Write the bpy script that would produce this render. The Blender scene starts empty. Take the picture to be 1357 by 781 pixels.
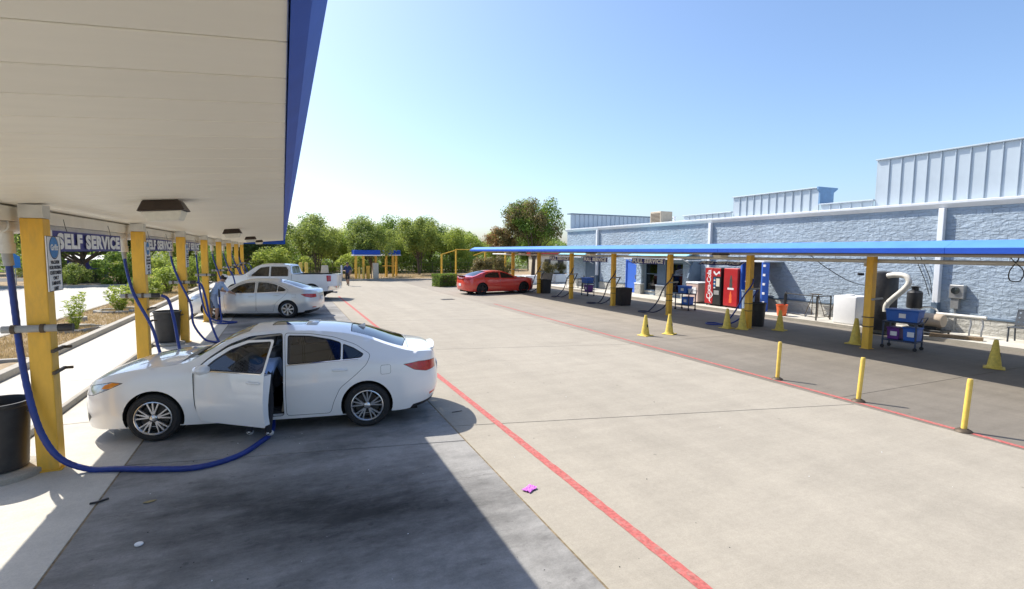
import bpy, bmesh, math, random
from math import sin, cos, pi, radians, sqrt, atan2, hypot
from mathutils import Vector, Matrix, noise
from mathutils.geometry import delaunay_2d_cdt

random.seed(7)
SC = bpy.context.scene
COL = SC.collection

# ---------------------------------------------------------------- camera
cam_data = bpy.data.cameras.new('camera')
cam_data.sensor_width = 36.0
cam_data.lens = 18.0
cam_data.clip_start = 0.05
cam_data.clip_end = 2000.0
cam_obj = bpy.data.objects.new('camera', cam_data)
COL.objects.link(cam_obj)
CAM_H, YAW, PITCH, ROLL = 2.6416, radians(24.05), radians(4.77), radians(0.43)
_F = Vector((sin(YAW)*cos(PITCH), cos(YAW)*cos(PITCH), -sin(PITCH)))
_R = Vector((cos(YAW), -sin(YAW), 0))
_U = _R.cross(_F)
_R2 = _R*cos(ROLL) + _U*sin(ROLL)
_U2 = -_R*sin(ROLL) + _U*cos(ROLL)
cam_obj.matrix_world = Matrix((( _R2.x, _U2.x, -_F.x, 0), (_R2.y, _U2.y, -_F.y, 0), (_R2.z, _U2.z, -_F.z, CAM_H), (0, 0, 0, 1)))
SC.camera = cam_obj

# ---------------------------------------------------------------- sky and sun
SUN_EL, SUN_AZ = radians(50), radians(-30)        # azimuth measured from +Y towards +X
world = bpy.data.worlds.new('World')
SC.world = world
world.use_nodes = True
wn = world.node_tree
sky = wn.nodes.new('ShaderNodeTexSky')
sky.sky_type = 'NISHITA'
sky.sun_disc = False
sky.sun_elevation = SUN_EL
sky.sun_rotation = SUN_AZ
sky.altitude = 150
sky.air_density = 1.0
sky.dust_density = 1.9
sky.ozone_density = 5.0
bg = wn.nodes['Background']
bg.inputs['Strength'].default_value = 0.15
wn.links.new(sky.outputs[0], bg.inputs[0])
sun_data = bpy.data.lights.new('sun', 'SUN')
sun_data.energy = 4.6
sun_data.angle = radians(0.5)
sun_data.color = (1.0, 0.94, 0.84)
sun = bpy.data.objects.new('sun', sun_data)
COL.objects.link(sun)
_S = Vector((sin(SUN_AZ)*cos(SUN_EL), cos(SUN_AZ)*cos(SUN_EL), sin(SUN_EL)))
sun.rotation_euler = _S.to_track_quat('Z', 'Y').to_euler()
SC.view_settings.view_transform = 'Standard'
SC.view_settings.look = 'None'
SC.view_settings.gamma = 1.0
SC.view_settings.use_curve_mapping = False
SC.view_settings.exposure = 0.6
SC.render.engine = 'CYCLES'

# ---------------------------------------------------------------- materials
def srgb(r, g, b):
    f = lambda c: (c/255/12.92) if c/255 <= .04045 else ((c/255+.055)/1.055)**2.4
    return (f(r), f(g), f(b))

def mat(name, col, rough=.6, metal=0., var=.12, scale=6., bump=0., bscale=40., spec=.5, coat=0., stretch=None, tint=None, rnd=0., world_space=False, dirt=0., dirt_col=(.08,.07,.06)):
    m = bpy.data.materials.new(name); m.use_nodes = True
    nt = m.node_tree; N = nt.nodes; L = nt.links
    b = N['Principled BSDF']
    b.inputs['Roughness'].default_value = rough
    b.inputs['Metallic'].default_value = metal
    b.inputs['Specular IOR Level'].default_value = spec
    b.inputs['Coat Weight'].default_value = coat
    b.inputs['Coat Roughness'].default_value = .04
    b.inputs['Base Color'].default_value = (*col, 1)
    if world_space:
        src = N.new('ShaderNodeNewGeometry').outputs['Position']
    else:
        src = N.new('ShaderNodeTexCoord').outputs['Object']
    if stretch:
        mp = N.new('ShaderNodeMapping'); mp.inputs['Scale'].default_value = stretch
        L.new(src, mp.inputs[0]); src = mp.outputs[0]
    out = None
    if var > 0:
        nz = N.new('ShaderNodeTexNoise'); nz.inputs['Scale'].default_value = scale; nz.inputs['Detail'].default_value = 6; nz.inputs['Roughness'].default_value = .62
        L.new(src, nz.inputs['Vector'])
        rp = N.new('ShaderNodeValToRGB')
        lo = [c*(1-var) for c in col]; hi = [min(1, c*(1+var)) for c in (tint or col)]
        rp.color_ramp.elements[0].position = .3; rp.color_ramp.elements[0].color = (*lo, 1)
        rp.color_ramp.elements[1].position = .7; rp.color_ramp.elements[1].color = (*hi, 1)
        L.new(nz.outputs[0], rp.inputs[0]); out = rp.outputs[0]
    if dirt > 0 and out:
        n2 = N.new('ShaderNodeTexNoise'); n2.inputs['Scale'].default_value = scale*.37; n2.inputs['Detail'].default_value = 8; n2.inputs['Roughness'].default_value = .7
        L.new(src, n2.inputs['Vector'])
        r2 = N.new('ShaderNodeMapRange'); r2.inputs[1].default_value = .5; r2.inputs[2].default_value = .78; r2.inputs[4].default_value = dirt
        L.new(n2.outputs[0], r2.inputs[0])
        mx = N.new('ShaderNodeMix'); mx.data_type = 'RGBA'
        L.new(r2.outputs[0], mx.inputs[0]); L.new(out, mx.inputs[6]); mx.inputs[7].default_value = (*dirt_col, 1); out = mx.outputs[2]
    if rnd > 0 and out:
        oi = N.new('ShaderNodeObjectInfo'); hs = N.new('ShaderNodeHueSaturation')
        mr = N.new('ShaderNodeMapRange'); mr.inputs[3].default_value = 1-rnd; mr.inputs[4].default_value = 1+rnd
        L.new(oi.outputs['Random'], mr.inputs[0]); L.new(mr.outputs[0], hs.inputs['Value']); L.new(out, hs.inputs['Color']); out = hs.outputs[0]
    if out: L.new(out, b.inputs['Base Color'])
    if bump > 0:
        nb = N.new('ShaderNodeTexNoise'); nb.inputs['Scale'].default_value = bscale; nb.inputs['Detail'].default_value = 5
        L.new(src, nb.inputs['Vector'])
        bp = N.new('ShaderNodeBump'); bp.inputs['Strength'].default_value = bump; bp.inputs['Distance'].default_value = .02
        L.new(nb.outputs[0], bp.inputs['Height']); L.new(bp.outputs[0], b.inputs['Normal'])
    return m

def leaf_mat(name, dark, light, trans=.45, rough=.55):
    m = bpy.data.materials.new(name); m.use_nodes = True
    nt = m.node_tree; N = nt.nodes; L = nt.links
    b = N['Principled BSDF']; b.inputs['Roughness'].default_value = rough; b.inputs['Specular IOR Level'].default_value = .3
    g = N.new('ShaderNodeNewGeometry'); rp = N.new('ShaderNodeValToRGB')
    rp.color_ramp.elements[0].color = (*dark, 1); rp.color_ramp.elements[1].color = (*light, 1)
    nz = N.new('ShaderNodeTexNoise'); nz.inputs['Scale'].default_value = 1.1
    tc = N.new('ShaderNodeTexCoord'); L.new(tc.outputs['Object'], nz.inputs['Vector'])
    ma = N.new('ShaderNodeMath'); ma.operation = 'MULTIPLY_ADD'; ma.inputs[1].default_value = .55
    L.new(g.outputs['Random Per Island'], ma.inputs[0])
    mb = N.new('ShaderNodeMath'); mb.operation = 'MULTIPLY'; mb.inputs[1].default_value = .5
    L.new(nz.outputs[0], mb.inputs[0]); L.new(mb.outputs[0], ma.inputs[2])
    L.new(ma.outputs[0], rp.inputs[0]); L.new(rp.outputs[0], b.inputs['Base Color'])
    tr = N.new('ShaderNodeBsdfTranslucent'); hs = N.new('ShaderNodeHueSaturation'); hs.inputs['Value'].default_value = 1.5; hs.inputs['Hue'].default_value = .485
    L.new(rp.outputs[0], hs.inputs['Color']); L.new(hs.outputs[0], tr.inputs[0])
    mx = N.new('ShaderNodeMixShader'); mx.inputs[0].default_value = trans
    L.new(b.outputs[0], mx.inputs[1]); L.new(tr.outputs[0], mx.inputs[2]); L.new(mx.outputs[0], N['Material Output'].inputs[0])
    return m

def glass_mat(name, tint, ior=1.5, rough=.0):
    m = bpy.data.materials.new(name); m.use_nodes = True
    nt = m.node_tree; N = nt.nodes; L = nt.links
    N.remove(N['Principled BSDF'])
    t = N.new('ShaderNodeBsdfTransparent'); t.inputs[0].default_value = (*tint, 1)
    gl = N.new('ShaderNodeBsdfGlossy'); gl.inputs['Roughness'].default_value = rough; gl.inputs[0].default_value = (.95, .97, 1, 1)
    lw = N.new('ShaderNodeLayerWeight'); lw.inputs[0].default_value = .5      # facing term, same from both sides of the pane
    pw = N.new('ShaderNodeMath'); pw.operation = 'POWER'; pw.inputs[1].default_value = 5; L.new(lw.outputs['Facing'], pw.inputs[0])
    fr = N.new('ShaderNodeMath'); fr.operation = 'MULTIPLY_ADD'; fr.inputs[1].default_value = .92; fr.inputs[2].default_value = .095; L.new(pw.outputs[0], fr.inputs[0])
    mx = N.new('ShaderNodeMixShader')
    L.new(fr.outputs[0], mx.inputs[0]); L.new(t.outputs[0], mx.inputs[1]); L.new(gl.outputs[0], mx.inputs[2]); L.new(mx.outputs[0], N['Material Output'].inputs[0])
    return m

# ---------------------------------------------------------------- mesh helpers
class MB:
    def __init__(s): s.v = []; s.f = []; s.mi = []; s.m = 0; s.M = None
    def add(s, pts, faces):
        o = len(s.v)
        for q in pts:
            q = Vector(q)
            s.v.append(s.M @ q if s.M else q)
        for f in faces: s.f.append(tuple(i+o for i in f)); s.mi.append(s.m)
        return s
    def quad(s, *pts): return s.add(pts, [tuple(range(len(pts)))])
    def box(s, x0, x1, y0, y1, z0, z1):
        p = [(x, y, z) for z in (z0, z1) for y in (y0, y1) for x in (x0, x1)]
        return s.add(p, [(0,2,3,1), (4,5,7,6), (0,1,5,4), (2,6,7,3), (0,4,6,2), (1,3,7,5)])
    def cbox(s, c, d, rz=0, ry=0, rx=0):
        from mathutils import Euler
        M = Matrix.Translation(c) @ Euler((rx, ry, rz)).to_matrix().to_4x4()
        p = [M @ Vector((x*d[0]/2, y*d[1]/2, z*d[2]/2)) for z in (-1, 1) for y in (-1, 1) for x in (-1, 1)]
        return s.add(p, [(0,2,3,1), (4,5,7,6), (0,1,5,4), (2,6,7,3), (0,4,6,2), (1,3,7,5)])
    def tube(s, path, r, n=8, caps=True):
        P = [Vector(q) for q in path]; k = len(P)
        rr = r if isinstance(r, (list, tuple)) else [r]*k
        rings = []; up = None
        for i in range(k):
            t = (P[min(i+1, k-1)] - P[max(i-1, 0)]).normalized()
            if up is None:
                up = Vector((0, 0, 1)) if abs(t.z) < .9 else Vector((1, 0, 0))
            a = (up - t*up.dot(t))
            if a.length < 1e-5: a = t.orthogonal()
            a.normalize(); up = a; b = t.cross(a)
            rings.append([P[i] + (a*cos(2*pi*j/n) + b*sin(2*pi*j/n))*rr[i] for j in range(n)])
        pts = [q for R in rings for q in R]; fs = []
        for i in range(k-1):
            for j in range(n):
                fs.append((i*n+j, i*n+(j+1) % n, (i+1)*n+(j+1) % n, (i+1)*n+j))
        if caps: fs.append(tuple(reversed(range(n)))); fs.append(tuple((k-1)*n+j for j in range(n)))
        return s.add(pts, fs)
    def cyl(s, p0, p1, r0, r1=None, n=16): return s.tube([p0, p1], [r0, r0 if r1 is None else r1], n)
    def lathe(s, prof, n=24, c=(0, 0, 0), axis='z', a0=0, a1=2*pi):
        pts = []; k = len(prof); full = abs(a1-a0-2*pi) < 1e-6; nn = n if full else n+1
        for (r, h) in prof:
            for j in range(nn):
                a = a0+(a1-a0)*j/n
                q = (r*cos(a), r*sin(a), h)
                if axis == 'y': q = (r*cos(a), h, r*sin(a))
                if axis == 'x': q = (h, r*cos(a), r*sin(a))
                pts.append((q[0]+c[0], q[1]+c[1], q[2]+c[2]))
        fs = []
        for i in range(k-1):
            for j in range(n):
                j2 = (j+1) % nn
                fs.append((i*nn+j, i*nn+j2, (i+1)*nn+j2, (i+1)*nn+j))
        return s.add(pts, fs)
    def prism(s, poly, z0, z1):
        n = len(poly)
        pts = [(x, y, z0) for x, y in poly] + [(x, y, z1) for x, y in poly]
        fs = [tuple(reversed(range(n))), tuple(range(n, 2*n))] + [(i, (i+1) % n, n+(i+1) % n, n+i) for i in range(n)]
        return s.add(pts, fs)
    def prism_x(s, poly, x0, x1):       # poly in (y,z)
        n = len(poly)
        pts = [(x0, y, z) for y, z in poly] + [(x1, y, z) for y, z in poly]
        fs = [tuple(reversed(range(n))), tuple(range(n, 2*n))] + [(i, (i+1) % n, n+(i+1) % n, n+i) for i in range(n)]
        return s.add(pts, fs)
    def prism_y(s, poly, y0, y1):       # poly in (x,z)
        n = len(poly)
        pts = [(x, y0, z) for x, z in poly] + [(x, y1, z) for x, z in poly]
        fs = [tuple(range(n)), tuple(reversed(range(n, 2*n)))] + [(i, n+i, n+(i+1) % n, (i+1) % n) for i in range(n)]
        return s.add(pts, fs)
    def build(s, name, mats, parent=None, smooth=None, bevel=0, segs=1, weld=0, fixn=False):
        me = bpy.data.meshes.new(name)
        me.from_pydata(s.v, [], s.f)
        if not isinstance(mats, (list, tuple)): mats = [mats]
        for m in mats: me.materials.append(m)
        for p, i in zip(me.polygons, s.mi): p.material_index = min(i, len(mats)-1)
        if bevel or weld or fixn:
            bm = bmesh.new(); bm.from_mesh(me)
            if weld: bmesh.ops.remove_doubles(bm, verts=bm.verts, dist=weld)
            if fixn or bevel: bmesh.ops.recalc_face_normals(bm, faces=bm.faces)
            if bevel:
                es = [e for e in bm.edges if len(e.link_faces) == 2 and e.calc_face_angle(0) > .5]
                bmesh.ops.bevel(bm, geom=es, offset=bevel, segments=segs, affect='EDGES', clamp_overlap=True, profile=.5)
            bm.to_mesh(me); bm.free()
        if smooth:
            me.polygons.foreach_set('use_smooth', [True]*len(me.polygons))
            me.set_sharp_from_angle(angle=radians(smooth))
        me.update()
        o = bpy.data.objects.new(name, me); COL.objects.link(o)
        if parent is not None: o.parent = parent
        return o

def tag(o, label=None, cat=None, group=None, kind=None):
    if label: o['label'] = label
    if cat: o['category'] = cat
    if group: o['group'] = group
    if kind: o['kind'] = kind
    return o
def thing(name, label, cat, loc=(0, 0, 0), rz=0, group=None):
    o = bpy.data.objects.new(name, None); COL.objects.link(o)
    o.empty_display_size = .2
    o.location = loc; o.rotation_euler = (0, 0, rz)
    return tag(o, label, cat, group)
def dup(root, loc, rz=0, label=None, group=None, scale=None, parent=None):
    r = root.copy(); COL.objects.link(r)
    if parent is not None: r.parent = parent
    r.location = loc; r.rotation_euler = (0, 0, rz)
    if scale: r.scale = (scale,)*3 if not isinstance(scale, (tuple, list)) else scale
    if label: r['label'] = label
    if group: r['group'] = group
    for ch in list(root.children):
        c = ch.copy(); COL.objects.link(c); c.parent = r
        for g in ch.children:
            d = g.copy(); COL.objects.link(d); d.parent = c
    return r
def share(o, parent, loc=(0, 0, 0), rz=0):
    c = o.copy(); COL.objects.link(c); c.parent = parent; c.location = loc; c.rotation_euler = (0, 0, rz); return c
def struct(o): o['kind'] = 'structure'; return o
def spline(pts, n=8):
    P = [Vector(q) for q in pts]; out = []
    for i in range(len(P)-1):
        p0 = P[max(i-1, 0)]; p1 = P[i]; p2 = P[i+1]; p3 = P[min(i+2, len(P)-1)]
        for k in range(n):
            t = k/n
            out.append(.5*((2*p1)+(-p0+p2)*t+(2*p0-5*p1+4*p2-p3)*t*t+(-p0+3*p1-3*p2+p3)*t**3))
    out.append(P[-1]); return out
def text_mesh(txt, size, mat_, name, parent, M, depth=.004, bold=0., spacing=1., xs=1.):
    cu = bpy.data.curves.new(name, 'FONT'); cu.body = txt; cu.size = size; cu.extrude = depth/2; cu.offset = bold
    cu.align_x = 'CENTER'; cu.align_y = 'CENTER'; cu.space_character = spacing; cu.resolution_u = 3
    to = bpy.data.objects.new(name, cu); COL.objects.link(to)
    dg = bpy.context.evaluated_depsgraph_get()
    me = bpy.data.meshes.new_from_object(to.evaluated_get(dg))
    bpy.data.objects.remove(to); bpy.data.curves.remove(cu)
    me.transform(M @ Matrix.Diagonal((xs, 1, 1, 1))); me.materials.clear(); me.materials.append(mat_)
    o = bpy.data.objects.new(name, me); COL.objects.link(o)
    if parent is not None: o.parent = parent
    return o
# ================================================================ materials used everywhere
def concrete(name, col, stain_shade=.3, streak=.15, stain_scale=.55, warm=(1, 1, 1), stain_shade_lo=.52, grime=None, oil=None):
    m = bpy.data.materials.new(name); m.use_nodes = True
    nt = m.node_tree; N = nt.nodes; L = nt.links
    b = N['Principled BSDF']; b.inputs['Roughness'].default_value = .85; b.inputs['Specular IOR Level'].default_value = .25
    pos = N.new('ShaderNodeNewGeometry').outputs['Position']
    def nz(scale, detail=5, rough=.6, mp=None, dist=0):
        n = N.new('ShaderNodeTexNoise'); n.inputs['Scale'].default_value = scale; n.inputs['Detail'].default_value = detail; n.inputs['Roughness'].default_value = rough; n.inputs['Distortion'].default_value = dist
        s = pos
        if mp:
            q = N.new('ShaderNodeMapping'); q.inputs['Scale'].default_value = mp; L.new(pos, q.inputs[0]); s = q.outputs[0]
        L.new(s, n.inputs['Vector']); return n.outputs[0]
    def rng(src, a, b_, lo, hi):
        r = N.new('ShaderNodeMapRange'); r.inputs[1].default_value = a; r.inputs[2].default_value = b_; r.inputs[3].default_value = lo; r.inputs[4].default_value = hi
        L.new(src, r.inputs[0]); return r.outputs[0]
    def mul(a, b_):
        q = N.new('ShaderNodeMath'); q.operation = 'MULTIPLY'; L.new(a, q.inputs[0]); L.new(b_, q.inputs[1]); return q.outputs[0]
    v = mul(rng(nz(.22), .3, .7, .95, 1.04), rng(nz(2.3, 6), .3, .7, .95, 1.045))
    v = mul(v, rng(nz(70, 3, .7), .3, .7, .88, 1.09))
    v = mul(v, rng(nz(17, 6, .75), .35, .68, 1.05, .92))
    v = mul(v, rng(nz(1, 6, .65, (1.6, .13, 1)), .35, .65, 1-streak, 1+streak*.5))
    v = mul(v, rng(nz(1, 8, .75, (.5, 3.2, 1), .2), .40, .66, 1.03, 1-streak))
    v = mul(v, rng(nz(stain_scale, 10, .72, (.8, 1.25, 1), .1), stain_shade_lo, stain_shade_lo+.24, 1, 1-stain_shade))
    v = mul(v, rng(nz(3.7, 6, .7), .63, .70, 1, 1-stain_shade*.7))
    # thin drip marks and gum spots
    vo = N.new('ShaderNodeTexVoronoi'); vo.inputs['Scale'].default_value = 1.9; L.new(pos, vo.inputs['Vector'])
    v = mul(v, rng(vo.outputs['Distance'], .03, .06, .72, 1))
    sp = N.new('ShaderNodeSeparateXYZ'); L.new(pos, sp.inputs[0])
    def mth(op, a, b_=None, c=None):
        q = N.new('ShaderNodeMath'); q.operation = op
        for i, w in enumerate((a, b_, c)):
            if w is None: continue
            if isinstance(w, (int, float)): q.inputs[i].default_value = w
            else: L.new(w, q.inputs[i])
        return q.outputs[0]
    if grime:      # traffic film worn into the near part of the service lane
        g_ = mth('ADD', sp.outputs['Y'], mth('MULTIPLY', nz(.35, 8, .65), 9.0))
        v = mul(v, rng(g_, 12.5, 22.0, grime, 1.0))
    if oil:        # dark patch dripped in the middle of every stall
        vv = mth('MULTIPLY_ADD', sp.outputs['X'], .2, sp.outputs['Y'])
        vv = mth('SUBTRACT', mth('WRAP', mth('SUBTRACT', vv, 5.35), 2.325, -2.325), 0)
        uu = mth('SUBTRACT', sp.outputs['X'], .35)
        dd = mth('SQRT', mth('ADD', mth('MULTIPLY', mth('DIVIDE', uu, 2.1), mth('DIVIDE', uu, 2.1)), mth('MULTIPLY', mth('DIVIDE', vv, 1.05), mth('DIVIDE', vv, 1.05))))
        dd = mth('ADD', dd, mth('MULTIPLY_ADD', nz(1.5, 12, .8, (.7, 1.6, 1)), 2.2, -1.1))
        v = mul(v, rng(dd, .1, 1.3, oil, 1.0))
    oi = N.new('ShaderNodeObjectInfo'); v = mul(v, rng(oi.outputs['Random'], 0, 1, .95, 1.04))
    mx = N.new('ShaderNodeMix'); mx.data_type = 'RGBA'; mx.blend_type = 'MULTIPLY'; mx.inputs[0].default_value = 1
    mx.inputs[6].default_value = (*[c*w for c, w in zip(col, warm)], 1)
    L.new(v, mx.inputs[7]); L.new(mx.outputs[2], b.inputs['Base Color'])
    bp = N.new('ShaderNodeBump'); bp.inputs['Strength'].default_value = .25; bp.inputs['Distance'].default_value = .01
    L.new(nz(120, 3, .7), bp.inputs['Height']); L.new(bp.outputs[0], b.inputs['Normal'])
    return m

M = {}
M['lane'] = concrete('concrete_lane', (.350, .315, .257), .10, .06, .45)
M['stall'] = concrete('concrete_stall', (.315, .305, .287), .55, .08, .9, stain_shade_lo=.44, oil=.20)  # stall stains, deepened so the colour also holds part of the canopy shade
M['pad'] = concrete('concrete_pad', (.56, .53, .465), .16, .05, .7)
M['right'] = concrete('concrete_right', (.315, .280, .232), .16, .10, .45, grime=.62)
M['kerb'] = concrete('concrete_kerb', (.40, .37, .315), .25, .05, 1.2)
M['drive'] = concrete('concrete_drive', (.46, .44, .40), .12, .06, .5)
M['asphalt'] = mat('asphalt', (.09, .088, .085), .9, var=.25, scale=1.2, bump=.4, bscale=90, world_space=True)
M['soil'] = mat('dry_soil', (.30, .22, .13), .95, var=.35, scale=5, bump=.6, bscale=30, world_space=True)
M['lawn'] = mat('lawn', (.13, .14, .06), .95, var=.4, scale=1.3, bump=.5, bscale=25, world_space=True)
M['yellow'] = mat('yellow_paint', (.80, .45, .045), .45, var=.10, scale=9, dirt=.6, dirt_col=(.40, .25, .08), bump=.06, bscale=60, stretch=(1, 1, .35))
M['bollard_yellow'] = mat('bollard_yellow', (.78, .54, .10), .5, var=.12, scale=9, dirt=.4, dirt_col=(.3, .2, .08))
M['cone'] = mat('cone_yellow', (.72, .53, .09), .6, var=.2, scale=12, dirt=.6, dirt_col=(.2, .15, .07))
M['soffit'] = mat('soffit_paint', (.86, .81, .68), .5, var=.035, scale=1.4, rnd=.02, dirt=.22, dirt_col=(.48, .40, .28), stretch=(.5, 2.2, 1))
M['white'] = mat('white_paint', (.78, .77, .74), .5, var=.06, scale=5, dirt=.25, dirt_col=(.4, .36, .3))
M['pvc'] = mat('pvc_pipe', (.66, .64, .58), .45, var=.08, scale=8, dirt=.4, dirt_col=(.35, .3, .22))
M['greypvc'] = mat('grey_pvc', (.34, .34, .33), .5, var=.12, scale=12, dirt=.3)
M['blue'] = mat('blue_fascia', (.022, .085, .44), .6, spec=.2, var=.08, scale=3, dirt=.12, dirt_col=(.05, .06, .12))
M['bluelit'] = mat('blue_fascia_sunlit', (.10, .27, .62), .35, var=.1, scale=2, dirt=.15, dirt_col=(.2, .3, .4))  # fascia blue lightened, sun and sky light put into the colour
M['hose'] = mat('blue_hose', (.012, .035, .22), .38, var=.15, scale=12, dirt=.3, dirt_col=(.02, .02, .04))
M['darkhose'] = mat('dark_hose', (.018, .022, .05), .45, var=.2, scale=12)
M['blackpl'] = mat('black_plastic', (.022, .022, .024), .5, var=.2, scale=8, dirt=.35, dirt_col=(.10, .095, .085))
M['black'] = mat('black_metal', (.02, .02, .02), .5, var=.2, scale=10)
M['brown'] = mat('bronze_housing', (.055, .038, .028), .5, var=.2, scale=8)
M['lens'] = mat('lamp_lens', (.74, .70, .58), .35, var=.06, scale=20)
M['steel'] = mat('steel', (.42, .42, .41), .4, .7, var=.12, scale=14)
M['rust'] = mat('dark_steel', (.10, .075, .05), .6, .4, var=.3, scale=14)
M['signblue'] = mat('sign_navy', (.028, .032, .22), .5, var=.12, scale=6)
M['signwhite'] = mat('sign_white', (.80, .80, .80), .5, var=.03, scale=8)
M['red'] = mat('red_line_paint', (.42, .105, .092), .85, var=.4, scale=26, world_space=True, dirt=.95, dirt_col=(.33, .25, .205))

# ================================================================ ground and paving
g = MB(); g.quad((-400, -400, -.10), (400, -400, -.10), (400, 500, -.10), (-400, 500, -.10))
struct(g.build('ground', M['lawn']))
g = MB(); g.quad((-60, -40, -.03), (60, -40, -.03), (60, 46.6, -.03), (-60, 46.6, -.03))
struct(g.build('driveway', M['drive']))
# concrete slabs with open joints
def slab_column(name, x0, x1, ys, skew, m, gap=.010):
    root = thing(name, None, None); root['kind'] = 'structure'
    for a, b in zip(ys[:-1], ys[1:]):
        xc = (x0+x1)/2
        q = MB(); sx = lambda x: -skew*(x-xc)
        # subdivide so that the world-space noise stays stable
        q.prism([(x0+gap/2, a+gap/2+sx(x0)), (x1-gap/2, a+gap/2+sx(x1)), (x1-gap/2, b-gap/2+sx(x1)), (x0+gap/2, b-gap/2+sx(x0))], -.025, 0)
        q.build('slab', m, root, bevel=.004)
    return root
rg = lambda a, b, s: [a+i*s for i in range(int((b-a)/s)+1)]
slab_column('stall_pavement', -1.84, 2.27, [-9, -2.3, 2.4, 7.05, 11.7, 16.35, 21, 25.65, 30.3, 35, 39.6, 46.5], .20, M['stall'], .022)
slab_column('post_row_pavement', -3.30, -1.84, rg(-9, 47, 4.65), 0, M['pad'], .020)
slab_column('lane_pavement', 2.27, 9.16, [-12, -6, .15, 6.45, 12.8, 19, 25.2, 31.5, 38, 46.4], .24, M['lane'], .018)
slab_column('service_pavement', 9.16, 18.3, [-12, -6, 0, 6, 12.1, 18.2, 24.3, 30.4, 38, 46.4], .0, M['right'], .010)
slab_column('walkway', -4.98, -3.31, rg(3.2, 46, 3.05), 0, M['pad'], .012).location.z = .09
M['filler'] = mat('joint_filler', (.20, .155, .09), .9, var=.5, scale=14, world_space=True)
for x in (-1.84, 2.27, 9.16):
    q = MB(); q.box(x-.012, x+.012, -9, 46, -.026, -.006); struct(q.build('joint_filler', M['filler']))
# red lane lines
def stripe(p0, p1, w, name):
    P0, P1 = Vector(p0), Vector(p1); d = (P1-P0).normalized(); n = Vector((-d.y, d.x))*w/2
    q = MB(); L_ = (P1-P0).length; k = int(L_/.09)
    rnd = random.Random(3)
    pts = []
    for i in range(k+1):
        c = P0+d*(L_*i/k); e = rnd.uniform(-.012, .012)
        pts += [(c.x-n.x*(1+e*7), c.y-n.y, .004), (c.x+n.x*(1+rnd.uniform(-.08, .08)), c.y+n.y, .004)]
    q.add(pts, [(2*i+1, 2*i, 2*i+2, 2*i+3) for i in range(k)])
    return struct(q.build(name, M['red']))
stripe((3.0, -4), (2.86, 31), .112, 'red_line')
stripe((9.10, -4), (9.72, 24), .095, 'red_line')
def crack(pts, w, seed, name='crack'):
    r = random.Random(seed); P = spline([(x, y, 0) for x, y in pts], 14); q = MB(); V_ = []
    for i, p in enumerate(P):
        a = P[max(i-1, 0)]; b = P[min(i+1, len(P)-1)]; d = (b-a).normalized(); n = Vector((-d.y, d.x, 0)); o = n*r.uniform(-.025, .025); ww = w*r.uniform(.3, 1)
        V_ += [p+o-n*ww/2+Vector((0, 0, .0035)), p+o+n*ww/2+Vector((0, 0, .0035))]
    q.add(V_, [(2*i+1, 2*i, 2*i+2, 2*i+3) for i in range(len(P)-1)]); return struct(q.build(name, M['crackfill']))
M['crackfill'] = mat('crack_dirt', (.07, .06, .05), .95, var=.3, scale=20, world_space=True)
crack([(-1.7, 6.05), (-.9, 5.95), (-.2, 5.70), (.6, 5.75), (1.4, 5.55), (2.2, 5.5)], .006, 1)
crack([(2.3, 12.1), (3.4, 11.3), (4.3, 11.5), (5.6, 10.9)], .006, 3)
# sidewalk along the shop
slab_column('sidewalk', 18.31, 20.2, rg(-10, 36, 3.0), 0, M['pad'], .012).location.z = .12
q = MB(); q.box(18.30, 18.315, -10, 35, -.03, .118); struct(q.build('sidewalk_edge', M['kerb']))
# planter beside the walkway
def kerb(pts, w, z0, z1, name, m=None):
    q = MB(); P = [Vector((x, y, 0)) for x, y in pts]
    for a, b in zip(P[:-1], P[1:]):
        d = (b-a).normalized(); n = Vector((-d.y, d.x, 0))*w/2; a2 = a-d*.01; b2 = b+d*.01
        q.prism([((a2-n).x, (a2-n).y), ((b2-n).x, (b2-n).y), ((b2+n).x, (b2+n).y), ((a2+n).x, (a2+n).y)], z0, z1)
    return struct(q.build(name, m or M['kerb'], bevel=.02, segs=2))
kerb([(-5.09, 3), (-5.09, 45)], .20, -.02, .235, 'kerb')
kerb([(-7.40, 15.6), (-7.40, 45)], .16, -.02, .15, 'kerb')
kerb([(-7.36, 15.55), (-6.9, 15.1), (-6.2, 14.9), (-5.2, 14.9)], .16, -.02, .17, 'kerb')
kerb([(-3.345, 3.2), (-3.345, 45)], .09, -.02, .10, 'kerb')
q = MB()
nx, ny = 14, 160; rnd = random.Random(5)
pts = [(-7.33+2.15*i/nx, 3.0+42*j/ny, .10+.05*noise.noise(Vector((i*.5, j*.3, 1)))+.02*rnd.random()) for j in range(ny+1) for i in range(nx+1)]
q.add(pts, [(j*(nx+1)+i, j*(nx+1)+i+1, (j+1)*(nx+1)+i+1, (j+1)*(nx+1)+i) for j in range(ny) for i in range(nx)])
struct(q.build('planter_soil', M['soil'], smooth=60))
# far kerb, planting strip and road behind the lot
kerb([(-60, 43.6), (-8.2, 44.5), (-2, 46.6), (3.5, 47.2), (7, 46.9), (12, 46.2), (15.5, 44.0), (17, 40.5)], .2, -.05, .13, 'kerb')
q = MB(); q.prism([(-60, 43.6), (-8.2, 44.5), (-2, 46.6), (3.5, 47.2), (7, 46.9), (12, 46.2), (15.5, 44.0), (17, 40.5), (60, 40.5), (60, 70), (-60, 70)], -.05, .08)
struct(q.build('planting_strip', M['soil']))
q = MB(); q.quad((-40, 50.5, .085), (-14, 51.5, .085), (-14, 57, .085), (-40, 57, .085)); struct(q.build('back_road', M['asphalt']))
q = MB(); q.quad((16, 44.2, .087), (60, 41.5, .087), (60, 52, .087), (20, 52, .087)); struct(q.build('side_street', M['drive']))
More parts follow.
